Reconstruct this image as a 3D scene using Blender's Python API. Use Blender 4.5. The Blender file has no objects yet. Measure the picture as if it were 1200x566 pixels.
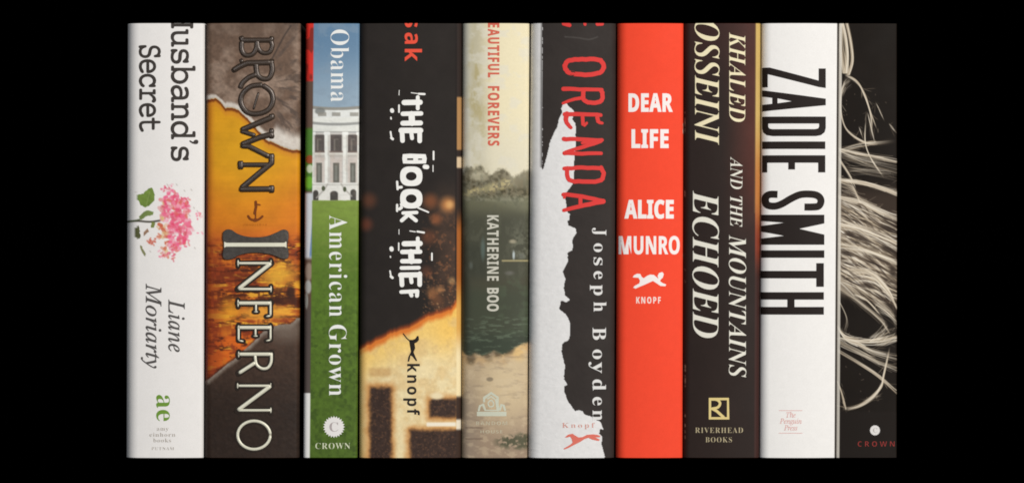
import bpy, bmesh, math, random
import numpy as np

# ------------------------------------------------------------------ camera, world, lamps, exposure
S = bpy.context.scene
C = S.collection
U = 0.00045                       # metres per pixel of the photograph
TOP, BOT = 28.0, 536.0            # the books stand between these rows
H = (BOT - TOP) * U
DIST = 2.1

cam = bpy.data.cameras.new('camera')
cam.sensor_width = 36.0
cam.lens = 36.0 * DIST / (1200 * U)
cam.clip_start = 0.05
cam.clip_end = 60
cam_o = bpy.data.objects.new('camera', cam)
cam_o.location = (0, -DIST, (BOT - 283) * U)
cam_o.rotation_euler = (math.pi / 2, 0, 0)
C.objects.link(cam_o)
S.camera = cam_o

W = bpy.data.worlds.new('World')
S.world = W
W.use_nodes = True
W.node_tree.nodes['Background'].inputs[0].default_value = (0, 0, 0, 1)
W.node_tree.nodes['Background'].inputs[1].default_value = 0.0

def area(name, loc, aim, sx, sy, power, col):
    l = bpy.data.lights.new(name, 'AREA')
    l.shape = 'RECTANGLE'; l.size = sx; l.size_y = sy; l.energy = power; l.color = col
    o = bpy.data.objects.new(name, l)
    o.location = loc
    d = [aim[i] - loc[i] for i in range(3)]
    from mathutils import Vector
    o.rotation_euler = Vector(d).to_track_quat('-Z', 'Y').to_euler()
    C.objects.link(o)

area('key_softbox', (1.5, -2.6, 1.05), (0.02, 0, 0.12), 0.95, 1.2, 112, (1.0, 0.975, 0.94))
area('fill_softbox', (-1.0, -2.2, 0.55), (0.0, 0, 0.11), 0.9, 0.9, 13, (0.84, 0.91, 1.0))

S.view_settings.view_transform = 'Standard'
S.view_settings.look = 'None'
S.view_settings.exposure = 0.0
S.view_settings.gamma = 1.0
S.view_settings.use_curve_mapping = False
S.cycles.filter_width = 1.8

# ------------------------------------------------------------------ small helpers
K = 0.88                          # print colour -> reflectance

def lin(c):
    c = np.asarray(c, dtype=np.float64) / 255.0
    return np.where(c <= 0.04045, c / 12.92, ((c + 0.055) / 1.055) ** 2.4)

_rng = np.random.RandomState(7)
_TAB = _rng.rand(256, 256)

def vnoise(x, y, seed=0):
    x = np.asarray(x, dtype=np.float64); y = np.asarray(y, dtype=np.float64)
    xi = np.floor(x).astype(int); yi = np.floor(y).astype(int)
    fx = x - xi; fy = y - yi
    fx = fx * fx * (3 - 2 * fx); fy = fy * fy * (3 - 2 * fy)
    a = (xi + seed * 37) % 256; b = (yi + seed * 91) % 256
    a1 = (a + 1) % 256; b1 = (b + 1) % 256
    return ((_TAB[a, b] * (1 - fx) + _TAB[a1, b] * fx) * (1 - fy)
            + (_TAB[a, b1] * (1 - fx) + _TAB[a1, b1] * fx) * fy)

def fbm(x, y, seed=0, n=4):
    s = 0; w = 0; a = 1.0
    for i in range(n):
        s = s + a * vnoise(x * 2 ** i, y * 2 ** i, seed + i)
        w += a; a *= 0.55
    return s / w

def sm(a, b, x):
    t = np.clip((x - a) / (b - a), 0, 1)
    return t * t * (3 - 2 * t)

def mix(A, B, m):
    m = np.asarray(m)[..., None]
    return np.asarray(A, dtype=np.float64) * (1 - m) + np.asarray(B, dtype=np.float64) * m

def flat(X, c):
    o = np.empty(X.shape + (3,)); o[...] = c
    return o

def rect(X, Y, x0, x1, y0, y1, s=0.7):
    return (sm(x0 - s, x0 + s, X) * (1 - sm(x1 - s, x1 + s, X))
            * sm(y0 - s, y0 + s, Y) * (1 - sm(y1 - s, y1 + s, Y)))

def ell(X, Y, cx, cy, rx, ry, s=0.25):
    d = np.sqrt(((X - cx) / rx) ** 2 + ((Y - cy) / ry) ** 2)
    return 1 - sm(1 - s, 1 + s, d)

def inpoly(X, Y, P):
    r = np.zeros(X.shape, dtype=bool)
    n = len(P)
    for i in range(n):
        x0, y0 = P[i]; x1, y1 = P[(i + 1) % n]
        if y0 == y1: continue
        c = ((y0 > Y) != (y1 > Y)) & (X < (x1 - x0) * (Y - y0) / (y1 - y0) + x0)
        r ^= c
    return r.astype(np.float64)

def polydist(X, Y, P):
    d = np.full(X.shape, 1e9); tt = np.zeros(X.shape)
    n = len(P) - 1
    for i in range(n):
        x0, y0 = P[i]; x1, y1 = P[i + 1]
        dx, dy = x1 - x0, y1 - y0
        t = np.clip(((X - x0) * dx + (Y - y0) * dy) / (dx * dx + dy * dy + 1e-9), 0, 1)
        q = np.hypot(X - x0 - t * dx, Y - y0 - t * dy)
        m = q < d
        d = np.where(m, q, d); tt = np.where(m, (i + t) / n, tt)
    return d, tt

def paint(col, X, Y, P, w, c, a=1.0, s=0.8, fade=0.0):
    """one brush stroke of half width w along P, inside its own bounding box of the grid"""
    xs = [p[0] for p in P]; ys = [p[1] for p in P]
    g = w + s + 1
    jj = np.where((Y[:, 0] > min(ys) - g) & (Y[:, 0] < max(ys) + g))[0]
    if len(jj) == 0: return
    sl = slice(jj[0], jj[-1] + 1)
    d, t = polydist(X[sl], Y[sl], P)
    m = (1 - sm(w - s, w + s, d)) * a
    if fade: m = m * sm(0, fade, t) * (1 - sm(1 - fade, 1, t))
    col[sl] = mix(col[sl], c, m)

def spline(P, n=6):
    """Catmull-Rom through the points"""
    if len(P) < 3: return P
    Q = [P[0]] + list(P) + [P[-1]]
    o = []
    for i in range(1, len(Q) - 2):
        p0, p1, p2, p3 = Q[i - 1], Q[i], Q[i + 1], Q[i + 2]
        for k in range(n):
            t = k / n
            o.append(tuple(0.5 * (2 * p1[a] + (p2[a] - p0[a]) * t + (2 * p0[a] - 5 * p1[a] + 4 * p2[a] - p3[a]) * t * t
                                  + (3 * p1[a] - p0[a] - 3 * p2[a] + p3[a]) * t ** 3) for a in (0, 1)))
    o.append(P[-1])
    return o

# ------------------------------------------------------------------ materials
def material(name, col=None, rough=0.5, spec=0.35, metal=0.0, grain=0.06, bump=0.0, bscale=900.0, coat=0.0):
    m = bpy.data.materials.new(name)
    m.use_nodes = True
    nt = m.node_tree; N = nt.nodes; L = nt.links
    b = N['Principled BSDF']
    b.inputs['Roughness'].default_value = rough
    b.inputs['Specular IOR Level'].default_value = spec
    b.inputs['Metallic'].default_value = metal
    if coat:
        b.inputs['Coat Weight'].default_value = coat
        b.inputs['Coat Roughness'].default_value = 0.25
    tc = N.new('ShaderNodeTexCoord')
    nz = N.new('ShaderNodeTexNoise'); nz.inputs['Scale'].default_value = bscale; nz.inputs['Detail'].default_value = 4
    L.new(tc.outputs['Object'], nz.inputs['Vector'])
    if col is None:
        src = N.new('ShaderNodeVertexColor'); src.layer_name = 'print'
        csock = src.outputs['Color']
    else:
        src = N.new('ShaderNodeRGB')
        src.outputs[0].default_value = tuple(lin(col) * K) + (1,)
        csock = src.outputs[0]
    mr = N.new('ShaderNodeMapRange')
    mr.inputs['To Min'].default_value = 1 - grain; mr.inputs['To Max'].default_value = 1 + grain
    L.new(nz.outputs['Fac'], mr.inputs['Value'])
    mx = N.new('ShaderNodeMix'); mx.data_type = 'RGBA'; mx.blend_type = 'MULTIPLY'
    mx.inputs['Factor'].default_value = 1
    L.new(csock, mx.inputs['A']); L.new(mr.outputs['Result'], mx.inputs['B'])
    L.new(mx.outputs['Result'], b.inputs['Base Color'])
    # a second, coarser noise varies the sheen
    n2 = N.new('ShaderNodeTexNoise'); n2.inputs['Scale'].default_value = 60; n2.inputs['Detail'].default_value = 5
    L.new(tc.outputs['Object'], n2.inputs['Vector'])
    r2 = N.new('ShaderNodeMapRange')
    r2.inputs['To Min'].default_value = max(rough - 0.09, 0.05); r2.inputs['To Max'].default_value = min(rough + 0.09, 1)
    L.new(n2.outputs['Fac'], r2.inputs['Value']); L.new(r2.outputs['Result'], b.inputs['Roughness'])
    if bump:
        bp = N.new('ShaderNodeBump'); bp.inputs['Strength'].default_value = bump; bp.inputs['Distance'].default_value = 0.0002
        L.new(nz.outputs['Fac'], bp.inputs['Height']); L.new(bp.outputs['Normal'], b.inputs['Normal'])
    return m

M = {}
M['gloss_jacket'] = material('printed_gloss_jacket', None, 0.55, 0.12, bump=0.06)
M['matt_jacket'] = material('printed_matt_jacket', None, 0.65, 0.1, bump=0.08, bscale=1300)
M['cloth_jacket'] = material('printed_textured_jacket', None, 0.6, 0.15, bump=0.15, bscale=700)
M['paper'] = material('page_paper', (232, 222, 200), 0.85, 0.1, grain=0.12, bump=0.3, bscale=1500)
_ink = {}
def ink(col, rough=0.6, spec=0.12, metal=0.0, grain=0.05):
    k = (tuple(col), rough, metal, grain)
    if k not in _ink:
        _ink[k] = material('printing_ink', col, rough, spec, metal, grain, bscale=1600)
    return _ink[k]

# ------------------------------------------------------------------ lettering outlines (contours in font units)
FONT_TEXT = {}
FONT_TEXT['S'] = '''
A305|-6,0 -6,13 6,15 16,21 25,33 34,52 144,326 157,326 269,61 288,24 297,16 310,13 310,0 160,0 160,13 189,18 198,32 191,57 177,93 72,93 55,49 53,41 52,34 61,18 87,13 89,13 89,0|79,112 169,112 124,223
B310|11,0 11,12 31,15 44,23 50,36 52,57 52,258 51,276 48,289 43,297 36,303 25,306 11,307 11,319 154,319 208,314 247,300 270,277 277,245 273,219 258,198 234,183 201,173 241,161 270,144 287,121 293,92 285,53 260,24 220,6 166,0|127,176 132,176 164,180 184,191 196,211 199,242 197,269 189,289 174,300 151,304 138,302 131,297 128,288 127,274|155,17 181,21 198,34 207,57 211,90 206,123 194,145 172,158 138,162 127,162 127,46 129,32 133,23 142,19
C327|180,-8 135,-2 96,14 64,39 39,73 24,114 18,160 24,205 39,246 64,279 97,304 137,320 181,326 216,321 257,308 271,305 285,310 293,326 306,326 306,216 294,216 275,255 249,285 219,304 186,310 148,301 122,272 106,225 101,158 106,96 124,52 153,25 195,16 223,20 251,31 277,49 300,74 313,62 287,32 256,10 220,-3
D347|14,0 14,12 33,15 44,21 50,32 52,52 52,262 49,285 43,298 30,305 10,307 10,319 155,319 195,316 230,308 259,295 284,277 303,254 317,227 325,195 328,159 323,111 309,71 286,40 253,18 211,4 160,0|156,17 177,19 196,26 211,37 224,52 240,97 245,160 240,223 223,267 195,294 156,303 141,302 133,296 129,286 127,269 127,50 129,34 133,24 141,19
E309|10,0 10,12 31,14 44,21 50,34 53,55 53,258 50,283 43,298 31,305 11,307 11,319 279,319 279,224 268,224 258,261 238,284 207,297 162,301 140,300 134,297 130,292 128,272 128,172 135,172 163,176 181,188 194,210 202,242 213,242 213,83 201,83 198,108 191,127 182,141 169,149 151,154 130,156 128,156 128,47 130,33 134,24 144,21 161,19 193,21 219,27 241,37 260,52 275,73 288,100 301,100 282,0
F283|11,0 11,12 31,16 44,24 50,37 52,59 52,262 50,283 43,296 30,303 10,307 10,319 275,319 275,224 264,224 258,250 249,270 235,284 217,294 192,300 161,302 140,301 134,299 130,295 127,279 127,173 133,173 160,177 179,189 192,211 199,243 212,243 212,83 199,83 192,118 180,140 160,152 132,157 127,157 127,56 128,41 131,30 137,22 147,16 161,14 180,12 180,0
G355|188,-7 140,-2 99,14 65,39 40,72 25,113 19,160 25,206 40,246 65,279 98,305 136,321 180,326 218,321 259,308 271,305 278,306 284,310 293,326 306,326 306,215 294,215 282,242 267,265 250,284 230,298 209,307 187,310 150,301 123,273 107,225 102,159 108,94 126,47 139,30 155,19 173,11 193,9 215,11 230,19 237,32 240,50 240,89 237,108 230,119 216,125 193,127 193,139 350,139 350,127 331,125 320,119 314,108 312,90 312,20 250,0
H366|11,0 11,12 31,15 44,22 50,35 52,56 52,265 50,284 43,297 31,304 11,307 11,319 169,319 169,307 143,302 135,298 131,291 128,280 127,265 127,175 239,175 239,265 236,291 232,298 224,302 197,307 197,319 355,319 355,307 335,304 322,297 317,285 315,265 315,56 317,36 323,23 335,15 355,12 355,0 197,0 197,12 218,15 230,21 237,34 239,56 239,155 127,155 127,56 130,35 136,22 148,15 169,12 169,0
I183|9,0 9,12 29,16 43,23 50,34 53,53 53,271 51,289 44,299 31,305 9,307 9,319 171,319 171,307 150,305 137,299 130,289 128,271 128,54 131,31 136,24 144,18 172,12 172,0
J231|76,-46 55,-44 36,-38 20,-28 8,-16 0,-1 -2,16 0,31 8,43 18,50 31,52 45,50 55,43 63,33 65,19 63,9 59,-1 54,-14 59,-25 73,-28 88,-26 97,-17 102,-4 103,15 103,257 102,274 100,286 94,295 86,301 73,305 55,307 55,319 220,319 220,307 205,305 194,302 186,296 182,287 179,257 179,62 172,15 153,-19 121,-39
K358|11,0 11,12 32,15 44,22 51,35 53,56 53,265 50,284 44,297 32,304 12,307 12,319 170,319 170,307 143,302 136,298 131,291 129,280 128,265 128,164 225,261 239,279 244,293 234,303 204,307 204,319 340,319 340,307 334,307 290,293 241,252 189,199 324,32 341,17 350,14 363,12 363,0 197,0 197,12 214,13 225,15 232,19 234,24 231,33 221,46 140,149 128,139 128,56 130,35 136,22 149,15 170,12 170,0
M444|10,0 10,12 30,15 43,22 50,35 53,55 53,267 52,281 49,291 45,298 37,303 10,307 10,319 129,319 222,100 315,319 432,319 432,307 413,303 401,296 394,284 392,265 392,60 393,42 395,30 400,21 407,16 417,13 432,12 432,0 277,0 277,12 303,17 310,23 315,31 317,42 318,58 318,279 202,0 189,0 74,272 74,56 76,34 84,21 97,14 118,12 118,0
N346|282,-8 75,245 75,55 77,34 83,22 95,15 117,12 117,0 13,0 13,12 27,13 38,16 45,21 50,29 52,40 53,55 53,272 25,303 13,307 13,319 110,319 274,118 274,264 273,279 270,290 266,297 258,302 232,307 232,319 336,319 336,307 315,304 303,297 297,285 295,264 295,-8
O368|182,-8 149,-4 118,5 90,20 66,40 46,65 31,94 22,125 19,159 22,193 31,225 46,253 66,278 91,298 119,314 151,323 186,326 219,323 250,314 278,299 302,279 321,255 336,226 346,194 349,159 346,125 336,94 321,65 301,40 277,20 248,5 217,-4|185,8 220,18 246,46 261,93 266,159 260,225 243,272 217,301 182,310 147,301 122,273 107,225 102,159 107,94 124,47 151,18
P292|11,0 11,12 31,15 44,22 50,35 52,56 52,265 50,284 43,297 31,304 11,307 11,319 149,319 201,316 235,308 256,295 273,278 283,257 286,232 279,196 257,168 220,150 169,144 127,144 127,56 130,35 136,22 148,15 169,12 169,0|127,161 141,161 171,165 190,177 201,198 204,230 202,262 193,284 176,297 151,302 140,301 132,297 129,290 127,279
R331|11,0 11,12 31,15 44,22 50,35 52,56 52,265 50,284 43,297 31,304 11,307 11,319 152,319 213,314 257,298 283,272 292,234 287,207 274,186 252,169 220,157 302,35 317,18 324,14 335,12 336,12 336,0 237,0 141,149 127,149 127,56 130,35 136,22 148,15 169,12 169,0|127,164 142,164 174,168 196,181 208,203 212,235 209,264 199,285 181,298 157,302 142,300 133,296 129,286 127,270
S273|30,-8 30,110 44,110 58,66 78,35 104,16 138,10 162,14 180,25 191,42 195,63 186,90 157,112 114,134 78,154 54,177 40,202 35,232 38,259 47,282 62,300 81,315 103,323 129,326 161,323 197,314 204,312 210,311 219,315 224,326 237,326 237,223 226,223 217,248 205,269 191,287 174,300 155,308 136,311 114,308 98,299 87,284 84,266 87,249 96,236 111,224 132,212 177,191 203,177 222,163 236,148 245,132 250,114 252,93 248,65 237,40 220,20 197,5 168,-4 134,-7 111,-5 88,0 69,7 59,8 53,8 48,5 43,-8
T297|64,0 64,12 86,15 99,22 107,35 109,56 109,303 104,303 71,298 46,282 28,257 20,222 8,222 8,319 287,319 287,222 275,222 267,257 250,283 223,298 188,303 184,303 184,56 187,34 193,21 207,14 229,12 229,0
U345|173,-9 118,-2 80,20 58,57 51,109 51,265 49,284 43,297 30,304 10,307 10,319 168,319 168,307 142,302 134,298 130,291 126,265 126,98 130,62 142,36 163,21 192,16 228,22 254,39 269,69 275,111 275,265 272,284 266,296 252,303 230,307 230,319 332,319 332,307 314,303 303,295 298,283 296,265 296,127 288,64 266,23 228,-1
V299|149,-9 31,267 16,294 5,303 -10,307 -10,319 148,319 148,307 129,306 116,303 109,296 107,287 113,265 181,100 244,264 248,286 246,296 239,302 227,306 209,307 209,319 309,319 309,307 296,305 286,299 277,288 267,268 161,-9
W428|119,-8 23,275 17,289 11,299 2,305 -11,307 -11,319 126,319 126,307 114,306 105,302 100,296 98,287 103,261 156,107 211,247 200,279 194,293 187,301 176,305 160,307 160,319 307,319 307,307 283,302 275,288 279,270 332,116 378,259 384,284 382,295 377,301 367,305 352,307 352,319 437,319 437,307 425,303 416,295 409,283 402,266 312,-8 299,-8 221,216 133,-8
a241|178,-7 163,-5 151,1 144,11 140,24 106,2 67,-6 45,-3 28,8 18,24 14,44 22,72 44,95 83,115 139,133 139,169 137,186 131,198 120,205 103,207 81,203 73,192 79,180 84,170 86,162 84,150 77,141 67,135 54,134 41,136 31,142 25,152 23,165 26,181 35,195 48,206 66,215 88,221 113,223 156,218 184,204 200,181 205,147 205,44 206,28 209,25 213,24 224,29 230,19 206,0|106,24 122,29 131,35 139,44 139,118 114,110 97,97 86,80 83,59 88,32
b253|30,-8 30,272 29,290 26,300 18,305 6,307 6,319 97,319 97,195 123,216 155,223 178,219 199,209 216,193 228,172 237,146 239,116 236,82 226,53 210,28 189,9 163,-3 134,-7 103,0 73,20 37,-8|128,10 149,16 162,34 169,66 172,112 169,149 162,176 149,191 129,196 118,194 109,189 101,180 97,169 97,48 99,31 105,19 114,12
c206|109,-7 84,-3 61,8 41,25 26,47 17,75 14,105 17,137 28,166 45,190 67,208 93,219 122,223 152,220 175,209 189,192 194,172 192,160 186,151 177,145 165,143 153,145 144,151 139,161 137,175 138,183 138,190 133,203 118,208 101,203 88,189 81,165 79,131 83,86 96,53 116,33 143,27 167,33 190,50 199,42 180,21 159,5 135,-4
d259|98,-7 75,-3 54,7 37,24 24,47 16,73 14,103 17,137 25,166 39,190 57,208 78,219 102,223 132,216 156,196 156,281 154,293 149,301 138,306 123,307 123,319 223,319 223,53 224,38 227,28 234,23 247,19 247,8 206,4 156,-7 156,27 132,2|120,20 131,22 141,29 150,40 156,53 156,169 152,180 144,189 134,195 122,197 103,191 91,175 85,147 82,107 84,68 91,41 102,25
e210|108,-7 82,-3 59,7 40,25 26,48 17,77 14,110 17,141 26,168 41,191 61,208 84,219 110,223 146,216 174,196 192,164 198,121 198,116 82,116 86,78 97,51 115,35 140,30 166,37 189,60 199,51 181,25 159,7 135,-3|81,134 141,134 141,150 140,176 135,194 127,204 113,208 99,204 89,191 83,171 81,142
f150|10,0 10,11 28,15 32,19 35,24 37,51 37,194 11,194 11,217 37,217 37,247 42,280 59,305 86,320 122,325 148,322 168,312 180,297 184,280 182,266 176,257 167,251 157,249 146,250 137,256 131,263 129,274 131,283 135,294 137,299 138,303 135,308 126,310 114,308 107,301 104,289 103,273 103,217 142,217 142,194 103,194 103,46 105,28 110,18 121,13 140,11 140,0
g229|102,-98 62,-95 33,-85 16,-70 10,-52 19,-32 48,-18 24,-1 16,21 20,37 30,52 47,65 71,77 47,89 29,105 19,125 16,149 19,169 28,187 42,202 61,213 84,220 110,223 137,220 163,213 222,213 222,188 188,188 200,166 204,142 201,123 193,106 180,92 164,81 143,74 120,72 110,72 99,73 88,71 79,66 73,59 71,50 78,38 99,34 123,34 156,33 181,28 200,20 212,9 219,-6 221,-26 213,-56 191,-79 153,-93|110,87 124,91 133,102 138,121 140,148 138,175 133,193 124,204 110,208 96,204 87,193 82,175 80,148 82,121 87,102 96,91|112,-81 144,-79 166,-73 180,-61 184,-46 182,-36 174,-29 162,-25 143,-24 68,-24 55,-36 51,-51 55,-62 66,-72 85,-79
h266|13,0 13,11 24,13 31,18 35,26 37,39 37,279 35,292 32,300 25,306 13,308 13,319 103,319 103,187 133,214 170,223 197,218 216,204 227,181 231,148 231,39 232,27 236,18 243,13 254,11 254,0 142,0 142,11 145,11 160,18 165,39 165,152 163,169 160,181 154,188 142,190 121,184 103,165 103,39 105,27 108,18 115,13 126,11 126,0
i138|71,253 57,256 45,263 38,275 35,289 38,303 45,314 57,322 71,324 84,322 96,314 103,303 106,289 103,275 95,263 84,256|13,0 13,11 25,13 32,18 35,26 37,39 37,176 36,191 33,199 26,204 14,205 15,217 104,217 104,39 105,27 108,18 115,14 126,11 126,0
k251|12,0 12,11 24,13 32,18 35,26 37,39 37,278 36,292 33,301 26,305 14,307 15,319 103,319 103,118 159,173 168,185 171,195 165,203 146,205 144,205 144,217 242,217 242,205 216,199 192,182 156,146 242,24 252,14 263,11 263,0 148,0 148,11 152,11 163,14 167,22 162,34 114,103 103,94 103,39 105,27 108,18 115,14 126,11 126,0
m388|13,0 13,11 24,13 31,18 35,26 37,39 37,177 35,190 32,199 25,204 13,206 13,217 102,217 102,185 132,213 166,223 188,220 204,213 217,200 224,183 255,213 292,223 319,218 338,204 349,181 353,148 353,39 354,27 357,18 364,13 375,11 375,0 264,0 264,11 275,13 282,18 286,27 287,39 287,152 286,169 283,181 276,188 264,190 245,184 227,166 227,39 228,27 232,18 238,13 249,11 249,0 140,0 140,11 151,13 157,18 161,27 162,39 162,152 161,168 158,180 151,188 140,190 119,184 102,165 102,39 104,27 107,19 113,14 124,11 124,0
n266|13,0 13,11 24,13 31,18 35,26 37,39 37,177 35,190 32,199 25,204 13,206 13,217 103,217 103,187 133,214 170,223 197,218 216,204 227,181 231,148 231,39 232,27 236,18 243,13 254,11 254,0 142,0 142,11 145,11 160,18 165,39 165,152 163,169 160,181 154,188 142,190 121,184 103,165 103,39 105,27 108,18 115,13 126,11 126,0
o236|118,-7 89,-3 63,8 42,26 26,49 16,77 13,108 16,139 26,167 42,190 63,208 89,219 118,223 146,219 172,208 193,191 208,168 219,140 222,108 219,76 208,48 193,25 172,8 147,-3|118,8 135,13 146,27 150,39 152,57 154,108 152,159 145,189 134,204 118,209 101,204 90,189 84,159 82,108 84,57 86,39 90,27 101,13
p260|12,-97 12,-87 22,-85 28,-82 33,-77 35,-71 37,-45 37,170 36,188 32,198 26,203 14,206 14,217 100,217 100,184 112,201 126,213 142,221 161,223 185,220 205,209 222,192 234,169 242,142 245,112 242,79 234,51 221,26 204,8 183,-3 159,-7 128,0 103,23 103,-40 106,-69 110,-77 117,-82 138,-86 138,-97|137,20 155,25 167,41 174,69 177,108 175,146 169,173 158,189 139,195 119,187 103,165 103,48 117,27
r201|13,0 13,11 25,13 32,18 35,26 37,39 37,176 36,191 32,200 26,204 14,205 15,217 102,217 102,176 115,196 131,211 147,220 163,223 180,220 193,213 200,201 203,186 201,174 195,164 185,158 173,156 163,157 155,161 145,175 139,180 132,182 122,179 113,169 107,154 104,134 104,39 106,26 111,18 121,13 138,11 138,0
s201|106,-7 85,-4 61,4 51,6 42,3 36,-6 25,-6 25,74 37,74 46,47 61,27 79,15 98,10 114,12 125,19 132,28 134,41 128,59 109,73 75,91 53,104 38,118 29,135 26,154 31,181 45,204 68,218 99,223 116,221 139,215 144,214 149,213 156,216 161,223 171,223 171,155 160,155 150,178 138,194 122,204 104,207 91,205 81,200 75,192 73,181 75,171 81,163 90,155 102,148 134,133 155,120 169,106 177,89 180,66 175,36 160,13 136,-2
t159|87,-7 62,-3 46,7 37,25 34,50 34,195 14,195 14,210 62,258 78,279 90,297 101,297 101,217 145,217 145,195 101,195 101,57 102,45 105,35 110,30 118,28 132,34 144,52 156,46 143,23 128,7 109,-3
u262|92,-7 64,-2 46,12 35,35 32,68 32,173 31,188 28,198 20,204 8,206 8,217 99,217 99,52 101,41 106,32 113,27 124,25 144,30 160,46 160,173 159,189 155,198 147,204 133,206 133,217 227,217 227,49 228,35 232,27 239,23 252,21 252,9 210,5 160,-7 160,28 147,14 130,2 112,-5
w304|86,-7 12,185 4,199 -1,203 -8,205 -8,217 97,217 97,205 84,202 81,199 80,193 81,186 84,177 117,89 148,165 141,186 133,202 127,205 118,206 118,217 226,217 226,205 212,202 207,193 207,188 208,183 235,99 267,179 271,193 270,198 266,202 249,206 249,217 312,217 312,206 303,204 297,199 288,181 213,-7 202,-7 156,138 98,-7
y210|37,-98 20,-96 7,-87 -2,-75 -5,-59 -3,-47 3,-37 13,-30 25,-28 36,-29 45,-35 50,-43 52,-53 52,-57 52,-61 54,-67 60,-69 69,-65 80,-52 90,-31 98,-3 25,175 17,193 11,201 5,204 -2,205 -3,205 -3,217 113,217 113,205 95,203 91,199 90,192 91,187 93,180 130,83 161,169 165,182 166,192 165,199 161,203 142,205 142,217 210,217 210,205 201,203 194,197 181,170 113,-17 102,-46 90,-67 79,-82 67,-91 53,-97
'''
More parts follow.
